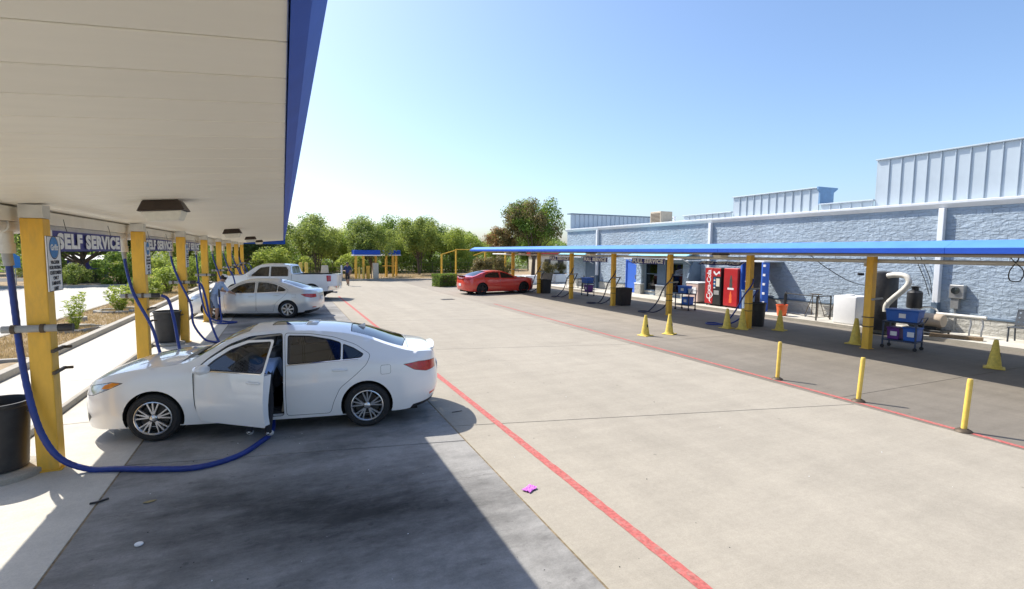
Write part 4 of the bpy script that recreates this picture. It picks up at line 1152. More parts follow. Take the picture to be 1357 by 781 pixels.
# ---------------------------------------------------------------- white sedan (front door open)
white = car_paint('pearl_white', (.84, .84, .83))
def sedan_spec(**k):
    S = dict(wb=2.82, R=.333, rimR=.235, tw=.225, track=1.60, archR=.375, ground=.17, spokes=5, style='twin', paint=white, short='white sedan',
        zt=[(-4.26, .86), (-4.02, 1.035), (-3.75, 1.085), (-3.48, 1.11), (-3.15, 1.205), (-2.8, 1.325), (-2.45, 1.40), (-2.0, 1.44), (-1.55, 1.448), (-1.18, 1.425), (-.92, 1.345), (-.66, 1.205), (-.45, 1.085), (-.30, 1.045), (.15, 1.005), (.5, .945), (.9, .855), (1.2, .79), (1.44, .765)],
        sill=[(-4.26, .30), (-3.7, .26), (-3.25, .215), (-1.4, .19), (.3, .20), (.7, .20), (1.44, .19)],
        belt=[(-4.26, .80), (-3.9, .96), (-3.4, 1.0), (-2.2, .985), (-.6, .955), (0, .935), (.5, .87), (1.0, .785), (1.44, .745)],
        plan=[(-3.3, .905), (-2.82, .915), (-2.0, .918), (-1.2, .915), (-.3, .91), (.44, .905)],
        front=[(.15, .94), (.25, .985), (.42, .985), (.55, .98), (.70, .955), (.82, .89), (1, .8)],
        rear=[(.2, -3.80), (.4, -3.90), (.6, -3.93), (.85, -3.90), (1.0, -3.88), (1.1, -3.87)],
        crown=[(-4.26, .02), (-3.9, .03), (-3.5, .035), (-3.0, .06), (-2.2, .055), (-1.5, .05), (-1.0, .06), (-.5, .05), (.2, .045), (.8, .05), (1.44, .03)],
        tum=.60, zm=.60,
        handles=[('door_front', -1.50, .86), ('door_rear', -2.44, .885)], beltlines=[('door_front', -.70, -1.62, .967, .978), ('door_rear', -1.71, -2.70, .982, 1.035)], mirror=(-.76, .985), plate=.72, cabin=(-.35, -2.75, .30, .78), seatmat=M['seatgrey'])
    g = GL['glass']
    S['owner'] = {'front_window': 'door_front', 'rear_window': 'door_rear', 'quarter_window': 'door_rear'}
    S['regions'] = [
        ('door_front', [(-.58, .24), (-.51, .45), (-.49, .95), (-.67, 1.12), (-.91, 1.285), (-1.18, 1.385), (-1.62, 1.418), (-1.665, .95), (-1.66, .24)], None, .006, .05),
        ('door_rear', [(-1.69, .24), (-1.69, .95), (-1.645, 1.418), (-2.0, 1.402), (-2.35, 1.345), (-2.66, 1.235), (-2.88, 1.09), (-2.82, .95), (-2.66, .80), (-2.44, .62), (-2.35, .42), (-2.30, .24)], None, .006, .05),
        ('front_window', [(-.63, .972), (-.76, 1.11), (-.97, 1.255), (-1.22, 1.35), (-1.58, 1.384), (-1.62, .985)], g, .014, .04),
        ('rear_window', [(-1.715, .990), (-1.69, 1.384), (-2.0, 1.37), (-2.30, 1.315), (-2.45, 1.265), (-2.45, 1.02)], g, .014, .035),
        ('quarter_window', [(-2.475, 1.024), (-2.475, 1.25), (-2.63, 1.19), (-2.78, 1.10), (-2.74, 1.05)], g, .012, .025),
        ('fuel_flap', [(-3.02, .79), (-3.02, .93), (-3.17, .935), (-3.17, .80)], S['paint'], .004, .03),
        ('headlamp', [(.34, .835), (.52, .755), (.78, .67), (1.12, .64), (1.26, .70), (1.08, .76), (.8, .815), (.50, .855)], M['headlamp'], .007, .02),
        ('amber_lamp', [(.38, .832), (.52, .768), (.64, .765), (.60, .815), (.48, .845)], M['amber'], 0, .01),
        ('fog_pocket', [(.84, .37), (.95, .43), (1.02, .33), (.98, .27)], M['trim'], 0, .02),
        ('grille', [(1.14, .28), (1.20, .55), (1.435, .56), (1.435, .28)], M['trim'], .01, .02),
        ('tail_lamp', [(-3.33, .93), (-3.58, .955), (-4.02, .93), (-4.02, .80), (-3.72, .785), (-3.50, .83)], M['taillamp'], .006, .02),
        ('reflector', [(-3.80, .395), (-3.80, .435), (-4.0, .43), (-4.0, .40)], M['taillamp'], 0, .008),
        ('bumper_valance', [(-3.45, .22), (-3.5, .29), (-4.255, .36), (-4.255, .305), (-3.8, .27)], M['trim'], 0, .01),
    ]
    c = GL['clear']
    S['top'] = [
        ('windscreen', [(-.42, -.55), (-.39, 0), (-.42, .55), (-.56, .93), (-.78, .93), (-.96, .90), (-1.14, .86), (-1.16, 0), (-1.14, -.86), (-.96, -.90), (-.78, -.93), (-.56, -.93)], c, .012),
        ('rear_windscreen', [(-2.58, -.82), (-2.56, 0), (-2.58, .82), (-3.1, .84), (-3.34, .80), (-3.40, 0), (-3.34, -.80), (-3.1, -.84)], GL['dark'], .012),
        ('hood', [(-.32, -.94), (-.28, 0), (-.32, .94), (.4, .93), (1.0, .90), (1.20, .75), (1.24, 0), (1.20, -.75), (1.0, -.90), (.4, -.93)], S['paint'], .006),
        ('boot_lid', [(-3.42, -.80), (-3.40, 0), (-3.42, .80), (-4.0, .86), (-4.2, .80), (-4.2, -.80), (-4.0, -.86)], S['paint'], .005),
    ]
    S.update(k); return S
lex = sedan_spec()
lex.update(open='door_front', hinge=(-.545, .86), swing=-radians(28), doorin=(-1.64, -.56, .27, .95))
lex['top'].append(('sunroof', [(-1.40, -.42), (-1.40, .42), (-1.88, .42), (-1.88, -.42)], GL['dark'], .012))
lexus, LP, LT, LD = car('sedan', 'white four door sedan with its front door open under the left canopy', lex, (-1.5237, 9.1231, 0), radians(169.71))
# sunroof tilt panel, shark fin, spoiler lip, door seal and sill
q = MB(); pts = [LT(a, t) for a in (-1.90, -1.98, -2.06) for t in (-.40, 0, .40)]
for i, p in enumerate(pts): p.z += .014
q.add(pts, [(0,1,4,3), (1,2,5,4), (3,4,7,6), (4,5,8,7)]); o = q.build('sunroof_panel', white, lexus, smooth=40); md = o.modifiers.new('s', 'SOLIDIFY'); md.thickness = .012
q = MB(); b = LT(-2.70, 0); q.add([(b.x+.10, 0, b.z-.012), (b.x-.08, .03, b.z-.055), (b.x-.08, -.03, b.z-.055), (b.x-.07, 0, b.z+.05)], [(0,1,3), (0,3,2), (1,2,3)]); q.build('antenna_fin', white, lexus)
q = MB(); k = 12; pts = []
for i in range(k+1):
    t = -.86+1.72*i/k; p = LT(-4.0, t); pts += [(p.x+.12, p.y, p.z+.006), (p.x-.05+.05*t*t, p.y, p.z+.05), (p.x-.06+.05*t*t, p.y, p.z+.02), (p.x+.10, p.y, p.z-.01)]
q.add(pts, [(4*i+j, 4*i+(j+1) % 4, 4*i+4+(j+1) % 4, 4*i+4+j) for i in range(k) for j in range(4)]+[(0,1,2,3), (4*k+3, 4*k+2, 4*k+1, 4*k)]); q.build('boot_spoiler', white, lexus, smooth=40, fixn=True)
q = MB()   # inner B-pillar and sill seen through the open doorway
pts = [LP(-1.68, z, 1, -.02) for z in (.27, .5, .95, 1.18, 1.39)]+[LP(-1.73, z, 1, -.14) for z in (.27, .5, .95, 1.18, 1.39)]
q.add(pts, [(j, j+1, 5+j+1, 5+j) for j in range(4)]); q.build('door_jamb', white, lexus, smooth=40)
q = MB(); pts = [LP(-1.64+1.05*i/8, .25, 1, -.005) for i in range(9)]+[LP(-1.64+1.05*i/8, .30, 1, -.15) for i in range(9)]
q.add(pts, [(i, i+1, 10+i, 9+i) for i in range(8)]); q.build('sill', white, lexus)
q = MB(); q.tube([LP(-.63, .98, 1, -.03), LP(-.98, 1.25, 1, -.03), LP(-1.27, 1.36, 1, -.03), LP(-1.61, 1.395, 1, -.03), LP(-1.665, 1.2, 1, -.03), LP(-1.675, .95, 1, -.03), LP(-1.665, .5, 1, -.05), LP(-1.63, .30, 1, -.06)], .016, 6); q.build('door_seal', M['beige'], lexus, smooth=50)
# wiper cowl
q = MB(); pts = [LT(-.30, t)+Vector((0, 0, .002)) for t in (-.85, -.4, 0, .4, .85)]+[LT(-.43, t)+Vector((0, 0, .004)) for t in (-.6, -.4, 0, .4, .6)]
q.add(pts, [(i, i+1, 5+i+1, 5+i) for i in range(4)]); q.build('cowl', M['trim'], lexus)

# ---------------------------------------------------------------- silver sedan
silver = car_paint('silver_paint', (.66, .66, .65), .30, .28)
sv = sedan_spec(wb=2.86, paint=silver, short='silver sedan', style='y', spokes=7, rimR=.232, seatmat=M['seatgrey'])
sv['regions'] = [(a, b, (silver if c is white else c), d, e) for (a, b, c, d, e) in sv['regions'] if a not in ('amber_lamp', 'fog_pocket')]
sv['top'] = [(a, b, (silver if c is white else c), d) for (a, b, c, d) in sv['top']]
silver_car, SP_, ST_, SD_ = car('sedan', 'silver four door sedan parked behind the white sedan', sv, (-2.32, 23.4, 0), radians(161.5))

# ---------------------------------------------------------------- red sedan under the far end of the right canopy
red = car_paint('red_paint', (.68, .05, .032), .0, .25)
def red_spec():
    S = sedan_spec(wb=3.05, R=.36, rimR=.262, archR=.405, track=1.62, paint=red, short='red sedan', style='plain', spokes=5, rimmat=M['rimdark'], ground=.16)
    S['zt'] = [(-4.49, .90), (-4.25, 1.075), (-4.0, 1.10), (-3.75, 1.10), (-3.45, 1.16), (-3.0, 1.315), (-2.55, 1.40), (-2.1, 1.43), (-1.7, 1.425), (-1.35, 1.385), (-1.0, 1.26), (-.70, 1.115), (-.45, 1.045), (0, 1.02), (.5, .98), (.9, .92), (1.2, .87), (1.44, .84)]
    S['sill'] = [(-4.49, .30), (-3.6, .22), (-1.4, .19), (.4, .19), (1.44, .20)]
    S['belt'] = [(-4.49, .84), (-4.1, 1.0), (-3.4, 1.04), (-2.2, 1.0), (-.6, .975), (0, .965), (.5, .93), (1.0, .87), (1.44, .82)]
    S['plan'] = [(-3.5, .93), (-3.05, .95), (-2.2, .93), (-1.2, .925), (0, .945), (.44, .935)]
    S['front'] = [(.15, .84), (.3, .93), (.5, .98), (.7, .985), (.85, .96), (1, .9)]
    S['rear'] = [(.2, -4.0), (.4, -4.10), (.7, -4.12), (.95, -4.10), (1.1, -4.08)]
    S['crown'] = [(-4.49, .02), (-3.9, .03), (-3.3, .05), (-2.2, .05), (-1.4, .05), (-.8, .05), (0, .05), (.8, .04), (1.44, .03)]
    S['beltlines'] = []; S['handles'] = [('door_front', -1.55, .88), ('door_rear', -2.62, .92)]; S['mirror'] = (-.72, 1.02); S['plate'] = .62; S['cabin'] = (-.45, -3.0, .30, .78); S['seatmat'] = M['seatgrey']
    d = GL['dark']
    S['regions'] = [
        ('door_front', [(-.55, .26), (-.48, .45), (-.50, .98), (-.75, 1.12), (-1.1, 1.29), (-1.45, 1.378), (-1.72, 1.395), (-1.76, .98), (-1.74, .26)], None, .006, .05),
        ('door_rear', [(-1.77, .26), (-1.79, .98), (-1.75, 1.395), (-2.2, 1.395), (-2.6, 1.35), (-2.95, 1.24), (-3.0, 1.02), (-2.88, .85), (-2.66, .62), (-2.56, .26)], None, .006, .05),
        ('front_window', [(-.70, 1.0), (-.85, 1.115), (-1.15, 1.255), (-1.45, 1.34), (-1.67, 1.36), (-1.70, 1.01)], d, .014, .04),
        ('rear_window', [(-1.80, 1.015), (-1.79, 1.362), (-2.2, 1.36), (-2.55, 1.305), (-2.82, 1.21), (-2.88, 1.06)], d, .014, .04),
        ('headlamp', [(.75, .80), (.95, .70), (1.3, .70), (1.3, .80), (1.0, .855)], M['headlamp'], .006, .02),
        ('grille', [(1.2, .35), (1.22, .68), (1.435, .68), (1.435, .35)], M['trim'], .01, .02),
        ('tail_lamp', [(-3.72, 1.0), (-4.0, 1.02), (-4.48, .99), (-4.48, .90), (-3.9, .90)], M['taillamp'], .012, .03),
    ]
    S['owner'] = {'front_window': 'door_front', 'rear_window': 'door_rear'}
    S['top'] = [
        ('windscreen', [(-.45, -.55), (-.42, 0), (-.45, .55), (-.58, .93), (-1.1, .91), (-1.38, .86), (-1.40, 0), (-1.38, -.86), (-1.1, -.91), (-.58, -.93)], GL['glass'], .012),
        ('rear_windscreen', [(-2.66, -.82), (-2.64, 0), (-2.66, .82), (-3.3, .84), (-3.58, .80), (-3.62, 0), (-3.58, -.80), (-3.3, -.84)], GL['dark'], .012),
        ('hood', [(-.33, -.92), (-.31, 0), (-.33, .92), (.4, .92), (1.0, .90), (1.24, .8), (1.26, 0), (1.24, -.8), (1.0, -.90), (.4, -.92)], red, .006),
        ('boot_lid', [(-3.70, -.80), (-3.68, 0), (-3.70, .80), (-4.3, .86), (-4.42, .80), (-4.42, -.80), (-4.3, -.86)], red, .005),
    ]
    return S
red_car, RP_, RT_, RD_ = car('sedan', 'bright red sedan with black wheels parked at the far end of the right canopy', red_spec(), (13.95, 30.6, 0), radians(8.5))
q = MB(); k = 10; pts = []
for i in range(k+1):
    t = -.8+1.6*i/k; p = RT_(-4.2, t); pts += [(p.x+.06, p.y, p.z+.06), (p.x-.16, p.y, p.z+.085), (p.x-.16, p.y, p.z+.065), (p.x+.06, p.y, p.z-.0)]
q.add(pts, [(4*i+j, 4*i+(j+1) % 4, 4*i+4+(j+1) % 4, 4*i+4+j) for i in range(k) for j in range(4)]+[(0,1,2,3), (4*k+3, 4*k+2, 4*k+1, 4*k)]); q.build('boot_spoiler', M['trim'], red_car, smooth=40, fixn=True)

# ---------------------------------------------------------------- white pickup
def pickup_spec():
    S = sedan_spec(wb=3.75, R=.41, rimR=.27, archR=.48, track=1.73, tw=.27, paint=white, short='white pickup', style='y', spokes=6, ground=.30, cat='pickup truck', xfc=.55, xrc=.60)
    S['zt'] = [(-5.35, 1.36), (-5.0, 1.375), (-2.82, 1.375), (-2.78, 1.40), (-2.70, 1.78), (-2.60, 1.86), (-2.1, 1.89), (-1.6, 1.89), (-1.2, 1.86), (-.95, 1.76), (-.6, 1.50), (-.35, 1.34), (0, 1.30), (.6, 1.27), (1.0, 1.24), (1.3, 1.20), (1.55, 1.17)]
    S['sill'] = [(-5.35, .56), (-4.4, .48), (-3.2, .40), (-.5, .38), (.4, .40), (1.55, .42)]
    S['belt'] = [(-5.35, 1.36), (-2.9, 1.36), (-2.6, 1.30), (-.6, 1.26), (0, 1.24), (.6, 1.2), (1.55, 1.14)]
    S['plan'] = [(-4.35, .99), (-3.75, 1.0), (-2.6, 1.0), (-1.2, 1.0), (0, 1.01), (.55, 1.0)]
    S['front'] = [(.3, .93), (.5, 1.0), (.8, 1.01), (1.2, .98)]
    S['rear'] = [(.4, -5.0), (.6, -5.06), (1.0, -5.03), (1.4, -5.02)]
    S['crown'] = [(-5.35, .0), (-2.86, .0), (-2.65, .02), (-2.0, .04), (-1.2, .05), (-.5, .05), (.2, .05), (1.55, .04)]
    S['tum'] = .33; S['zm'] = .85; S['pw'] = .35
    S['beltlines'] = []; S['handles'] = [('door_front', -1.52, 1.12), ('door_rear', -2.52, 1.12)]; S['mirror'] = (-.72, 1.28); S['mirror_s'] = 1.35; S['plate'] = .78; S['cabin'] = (-.4, -2.6, .55, .82); S['seatmat'] = M['seatgrey']
    d = GL['dark']
    S['regions'] = [
        ('door_front', [(-.60, .46), (-.55, .7), (-.58, 1.26), (-.85, 1.50), (-1.15, 1.74), (-1.66, 1.80), (-1.68, .46)], None, .006, .04),
        ('door_rear', [(-1.71, .46), (-1.69, 1.80), (-2.50, 1.79), (-2.64, 1.60), (-2.66, .46)], None, .006, .04),
        ('front_window', [(-.68, 1.27), (-.95, 1.50), (-1.18, 1.715), (-1.63, 1.775), (-1.64, 1.27)], d, .012, .04),
        ('rear_window', [(-1.72, 1.27), (-1.71, 1.775), (-2.47, 1.765), (-2.59, 1.60), (-2.60, 1.27)], d, .012, .04),
        ('tail_lamp', [(-4.52, 1.0), (-4.50, 1.32), (-4.74, 1.32), (-4.74, 1.0)], M['taillamp'], 0, .03),
        ('headlamp', [(.70, .98), (.70, 1.12), (1.25, 1.12), (1.25, 1.02)], M['headlamp'], .006, .02),
        ('grille', [(1.28, .62), (1.28, 1.12), (1.545, 1.12), (1.545, .62)], M['trim'], .01, .02),
        ('tailgate', [(-4.80, .80), (-4.80, 1.345), (-5.345, 1.345), (-5.345, .80)], white, 0, .02),
        ('bumper', [(-4.55, .53), (-4.55, .74), (-5.345, .76), (-5.345, .57)], M['chrome'], 0, .02),
        ('bed_line', [(-2.755, .44), (-2.755, 1.36), (-2.77, 1.36), (-2.77, .44)], M['seam'], 0, .002),
    ]
    S['owner'] = {'front_window': 'door_front', 'rear_window': 'door_rear'}
    S['top'] = [
        ('windscreen', [(-.38, -.6), (-.36, 0), (-.38, .6), (-.5, .93), (-.9, .92), (-1.05, .90), (-1.07, 0), (-1.05, -.9), (-.9, -.92), (-.5, -.93)], GL['glass'], .012),
        ('rear_windscreen', [(-2.705, -.78), (-2.705, .78), (-2.785, .80), (-2.785, -.80)], GL['dark'], 0),
        ('hood', [(-.28, -.92), (-.26, 0), (-.28, .92), (.6, .93), (1.2, .9), (1.4, .85), (1.4, -.85), (1.2, -.9), (.6, -.93)], white, .006),
        ('cargo_bed', [(-2.88, -.88), (-2.88, .88), (-4.62, .88), (-4.70, .84), (-4.70, -.84), (-4.62, -.88)], None, 0),
    ]
    return S
truck, TP_, TT_, TD_ = car('pickup_truck', 'white crew cab pickup parked beyond the silver sedan', pickup_spec(), (-2.0, 31.0, 0), radians(163))
q = MB(); q.box(-4.66, -2.90, -.86, .86, .80, .84); q.build('bed_floor', M['trim'], truck)
q = MB(); q.box(-4.66, -2.90, .84, .87, .845, 1.36); q.box(-4.66, -2.90, -.87, -.84, .845, 1.36); q.box(-2.93, -2.89, -.839, .839, .845, 1.36); q.box(-4.69, -4.665, -.83, .83, .845, 1.35); q.build('bed_liner', M['trim'], truck)
q = MB(); q.cyl((-4.70, .62, .42), (-5.02, .62, .40), .045, n=12); q.build('exhaust_tip', M['chrome'], truck, smooth=40)
# ================================================================ things in front of the shop
# ---- cones
def cone(loc, lab, s=1., rz=0, num=True):
    t = thing('traffic_cone', lab, 'traffic cone', loc, rz, 'yellow cones along the service lane')
    q = MB(); q.prism([(a*.19+ (0), b*.19) for a, b in ((-1, -1), (1, -1), (1, 1), (-1, 1))], .0, .025); q.build('base', M['cone'], t, bevel=.012)
    q = MB(); q.lathe([(.15, .027), (.145, .05), (.13, .06), (.05, .60), (.038, .66), (.030, .665), (.028, .63)], 24); q.build('body', M['cone'], t, smooth=35)
    if num:
        q = MB(); q.lathe([(.103, .28), (.090, .37)], 4, a0=4.3, a1=4.75)
        q.v = [Vector((v.x*1.03, v.y*1.03, v.z)) for v in q.v]; q.build('stencil_mark', M['ink'], t)
    t.scale = (s,)*3; return t
cone((10.51, 13.07, 0), 'yellow cone standing in the sun left of its twin, just outside the canopy shadow', 1.0, .2)
cone((11.45, 13.03, 0), 'yellow cone standing in the sun right of its twin, closest to the canopy shadow', 1.0, .5)
cone((14.30, 13.33, 0), 'dusty yellow cone in the shade left of the post before the vending machines', 1.05, .1, False)
cone((14.62, 12.95, 0), 'dusty yellow cone squeezed against the post before the vending machines', 1.1, .6, False)
cone((15.63, 12.27, 0), 'yellow cone in the shade in front of the orange bucket', 1.05, .3, False)
cone((15.39, 9.54, 0), 'yellow cone beside the nearest yellow post of the right row', 1.15, .2, False)
cone((15.2, 6.21, 0), 'yellow cone at the right edge under the canopy', 1.02, .4)
# ---- leaning delineator bollards on the red line
for (x, y, lab, tilt) in ((9.27, 4.08, 'rightmost slim yellow bollard on the red line', .06), (9.40, 5.71, 'middle slim yellow bollard on the red line', .06), (9.45, 7.41, 'leftmost slim yellow bollard on the red line', .02)):
    t = thing('bollard', lab, 'bollard', (x, y, .004), 0, 'slim bollards on the red line')
    q = MB(); q.lathe([(.0, .045), (.055, .045), (.10, .02), (.115, .0)], 20); q.build('base', M['rust'], t, smooth=40)
    ax = Vector((tilt, -.015, 1)).normalized()
    q = MB(); q.tube([ax*.03, ax*.74, ax*.78], [.038, .038, .034], 14); q.build('tube', M['bollard_yellow'], t, smooth=40)
    q = MB(); q.tube([ax*.781, ax*.80], [.036, .03], 14); q.build('cap', M['bollard_yellow'], t, smooth=40)
# ---- bins on the right
trash_bin((15.35, 29.2, 0), 'dark square bin at the foot of the farthest visible post of the right row', r=.32, h=.85, group='trash bins', sq=True)
trash_bin((15.55, 21.15, 0), 'dark square bin beside the post in front of the blue door', r=.33, h=.85, group='trash bins', sq=True)
trash_bin((15.75, 13.35, 0), 'dark grey round bin right of the post before the vending machines', r=.32, h=.86, group='trash bins')
# ---- orange bucket
M['orange'] = mat('orange_plastic', (.85, .16, .045), .45, var=.08, scale=9)
t = thing('orange_bucket', 'bright orange bucket standing on the sidewalk by the black railing', 'bucket', (18.55, 14.5, .12))
q = MB(); q.lathe([(0, .01), (.17, .01), (.21, .42), (.225, .42), (.225, .46), (.205, .46), (.165, .04), (0, .04)], 24); q.build('body', M['orange'], t, smooth=35)
q = MB(); q.tube([(0, .22*cos(u), .40-.20*sin(u)) for u in [pi*i/10 for i in range(11)]], .006, 6); q.build('handle', M['steel'], t)
# ---- vending machines (front faces -X)
def vending(loc, lab, w, main, kind):
    t = thing('vending_machine', lab, 'vending machine', loc, 0, 'red vending machines by the shop wall')
    d, h = .80, 1.83
    q = MB(); q.box(-d/2+.03, d/2, -w/2, w/2, .06, h); q.build('cabinet', M['black'] if kind == 0 else main, t, bevel=.012)
    for (x, y) in ((-.3, -w/2+.08), (-.3, w/2-.08), (.3, -w/2+.08), (.3, w/2-.08)): q = MB(); q.cyl((x, y, 0), (x, y, .058), .03, n=10); q.build('foot', M['black'], t)
    xf = -d/2
    if kind == 0:
        # left (far, +y) strip carries the script, right strip the selection panel
        q = MB(); q.box(xf, xf+.028, -.02, w/2-.01, .10, h-.01); q.build('script_panel', main, t, bevel=.008)
        q = MB(); q.box(xf, xf+.028, -w/2+.01, -.026, 1.42, h-.01); q.build('top_panel', main, t, bevel=.008)
        q = MB(); q.box(xf+.006, xf+.028, -w/2+.01, -.026, .10, 1.414); q.build('selection_panel', M['black'], t, bevel=.008)
        q = MB(); q.box(xf-.002, xf+.004, -w/2+.08, -.09, .55, .75); q.build('delivery_flap', M['greypvc'], t, bevel=.005)
        for i in range(6): q = MB(); q.box(xf-.004, xf+.005, -.17, -.07, 1.30-.09*i, 1.36-.09*i); q.build('selection_button', M['signwhite'] if i % 2 else M['noticeblue'], t)
        q = MB(); q.box(xf-.003, xf+.005, -w/2+.06, -.22, .95, 1.33); q.build('display_window', M['lens'], t)
        # flowing script set vertically, and the white wave below it
        R90 = Matrix(((0, 0, -1, xf-.002), (0, 1, 0, w/4-.02), (1, 0, 0, 1.02), (0, 0, 0, 1)))
        text_mesh('Coca-Cola', .36, M['signwhite'], 'script', t, R90 @ Matrix.Shear('XY', 4, (.25, 0)) if False else R90, .003, bold=.006, spacing=.9)
        pts = []; q = MB(); k = 24
        for i in range(k+1):
            z = .14+1.2*i/k*.55; yy = .05+.09*sin(i*.33); pts += [(xf-.003, yy, z), (xf-.003, yy+.05+.02*sin(i*.5), z+.02)]
        q.add(pts, [(2*i, 2*i+1, 2*i+3, 2*i+2) for i in range(k)]); q.build('wave_stripe', M['signwhite'], t)
        q = MB(); k = 10; pts = []
        for i in range(k+1):
            yy = -w/2+.05+.4*i/k; pts += [(xf-.003, yy, 1.52+.05*sin(i*.8)), (xf-.003, yy, 1.62+.06*sin(i*.8+.4))]
        q.add(pts, [(2*i, 2*i+1, 2*i+3, 2*i+2) for i in range(k)]); q.build('top_stripe', M['signwhite'], t)
    else:
        q = MB(); q.box(xf, xf+.028, -w/2+.01, w/2-.01, .10, h-.01); q.build('front_panel', main, t, bevel=.01)
        pr = [(0, -.30), (.085, -.30), (.09, -.12), (.07, -.02), (.085, .06), (.04, .20), (.032, .29), (0, .29)]
        q = MB(); q.add([(xf-.003, -.03+y, 1.22+z) for y, z in pr]+[(xf-.003, -.03-y, 1.22+z) for y, z in reversed(pr)], [tuple(range(16))]); q.build('bottle_print', M['shopdark'], t)
        q = MB(); q.add([(xf-.003, -.03+y*.9, .50+z*.9) for y, z in pr]+[(xf-.003, -.03-y*.9, .50+z*.9) for y, z in reversed(pr)], [tuple(range(16))]); q.build('bottle_print', M['orange'], t)
        q = MB(); q.box(xf-.004, xf+.001, -.20, .16, .84, .93); q.build('white_label', M['signwhite'], t)
    return t
M['vred'] = mat('vending_red', (.46, .022, .026), .35, var=.10, scale=4, coat=.3)
vending((19.25, 18.55, .12), 'red vending machine with white script and dark selection panel', .98, M['vred'], 0)
vending((19.30, 17.52, .12), 'plain red vending machine with bottle prints next to the blue cupboard', .82, M['vred'], 1)
# ---- blue cupboard / lean-to with open door beside the vending machines
t = thing('blue_cupboard', 'tall blue open cupboard with dark inside against the shop wall', 'cupboard', (19.6, 16.35, .12))
q = MB(); q.box(-.55, -.18, .66, .70, 0, 2.15); q.build('side_panel', M['doorblue'], t)
q = MB(); q.box(-.55, -.18, -.46, -.42, 0, 2.15); q.build('side_panel', M['doorblue'], t)
q = MB(); q.box(-.22, -.18, -.419, .659, 0, 2.15); q.build('back_panel', M['shopdark'], t)
q = MB(); q.box(-.60, .58, -.52, .76, 2.153, 2.21); q.build('top', M['trimwhite'], t)
q = MB(); q.box(-.54, -.221, -.41, .65, .002, .03); q.build('bottom', M['shopdark'], t)
for (a, b) in ((.62, .72), (-.48, -.40)): q = MB(); q.box(-.60, -.553, a, b, 0, 2.15); q.build('front_stile', M['doorblue'], t, bevel=.006)
for z in (.35, .75, 1.15, 1.55, 1.95): q = MB(); q.box(-.60, -.57, -.60, -.485, z, z+.10); q.build('hinge_plate', M['signwhite'], t)
q = MB(); q.box(-.02, .03, .72, 1.14, .02, 1.25); q.build('kick_board', M['bluegrey'], t)
t = thing('grey_barrel', 'grey blue plastic barrel with tools in front of the open blue cupboard', 'barrel', (18.86, 16.45, .12))
q = MB(); q.lathe([(0, 0), (.24, 0), (.28, .85), (.30, .85), (.30, .90), (.27, .90), (.23, .05), (0, .05)], 24); q.build('body', mat('grey_blue_plastic', (.20, .27, .36), .5, var=.1), t, smooth=35)
q = MB(); q.tube([(0, .05, .3), (-.05, .12, 1.25)], .015, 8); q.tube([(-.12, .02, 1.22), (.02, .22, 1.28)], .02, 6); q.build('tool', M['steel'], t)
# ---- pale cabinet left of the vending machines
t = thing('ice_chest', 'pale pinkish chest on the sidewalk left of the red vending machines', 'chest', (19.35, 19.95, .12))
M['pinkish'] = mat('pale_chest', (.62, .46, .40), .5, var=.08, scale=4)
q = MB(); q.box(-.45, .45, -.42, .42, .08, .98); q.build('body', M['pinkish'], t, bevel=.02)
q = MB(); q.box(-.47, .47, -.44, .44, .985, 1.06); q.build('lid', M['signwhite'], t, bevel=.015)
q = MB(); q.box(-.468, -.452, -.30, .30, .45, .80); q.build('label_panel', M['signwhite'], t)
for (x, y) in ((-.4, -.36), (-.4, .36), (.4, -.36), (.4, .36)): q = MB(); q.cyl((x, y, 0), (x, y, .079), .03, n=8); q.build('foot', M['black'], t)
# ---- detailing carts with bins
M['cartblue'] = mat('cart_blue', (.025, .13, .50), .45, var=.1, scale=6)
M['cartgrey'] = mat('cart_frame', (.05, .07, .12), .5, var=.15, scale=8)
M['purple'] = mat('purple_bin', (.14, .03, .24), .5, var=.1, scale=8)
def cart(loc, rz, lab, bins):
    t = thing('detailing_cart', lab, 'cart', loc, rz, 'detailing carts')
    for z in (.22, .74): 
        q = MB(); q.box(-.24, .24, -.42, .42, z, z+.04); q.build('tray', M['cartgrey'], t, bevel=.012)
    for (x, y) in ((-.22, -.39), (-.22, .39), (.22, -.39), (.22, .39)):
        q = MB(); q.box(x-.018, x+.018, y-.018, y+.018, .10, .735); q.build('leg', M['cartgrey'], t)
        q = MB(); q.cyl((x-.018, y, .05), (x+.018, y, .05), .05, n=12); q.build('caster', M['black'], t, smooth=40)
    q = MB(); q.tube([(-.2, -.43, .76), (-.2, -.50, .92), (.2, -.50, .92), (.2, -.43, .76)], .014, 8); q.build('push_handle', M['cartgrey'], t, smooth=40)
    return t
def tote(loc, rz, lab, size, m, lid=None, labelplate=True, cat='bin'):
    w, l, h = size
    t = thing('storage_bin', lab, cat, loc, rz, 'plastic bins on the carts')
    q = MB(); a = .92
    q.add([(-w/2*a, -l/2*a, 0), (w/2*a, -l/2*a, 0), (w/2*a, l/2*a, 0), (-w/2*a, l/2*a, 0), (-w/2, -l/2, h), (w/2, -l/2, h), (w/2, l/2, h), (-w/2, l/2, h)], [(0,3,2,1), (0,1,5,4), (1,2,6,5), (2,3,7,6), (3,0,4,7), (4,5,6,7)]); q.build('body', m, t, bevel=.015, segs=2)
    q = MB(); q.box(-w/2-.02, w/2+.02, -l/2-.02, l/2+.02, h+.002, h+.035); q.build('lid', lid or m, t, bevel=.012)
    if labelplate: q = MB(); q.box(-w/2-.006, -w/2-.001+.003, -.10, .06, h*.35, h*.75); q.build('label_plate', M['signwhite'], t)
cart((15.85, 8.55, 0), .15, 'dark blue cart behind the nearest yellow post of the right row', None)
tote((15.85, 8.52, .785), .15, 'large blue lidded bin on top of the cart by the nearest right post', (.44, .78, .30), M['cartblue'])
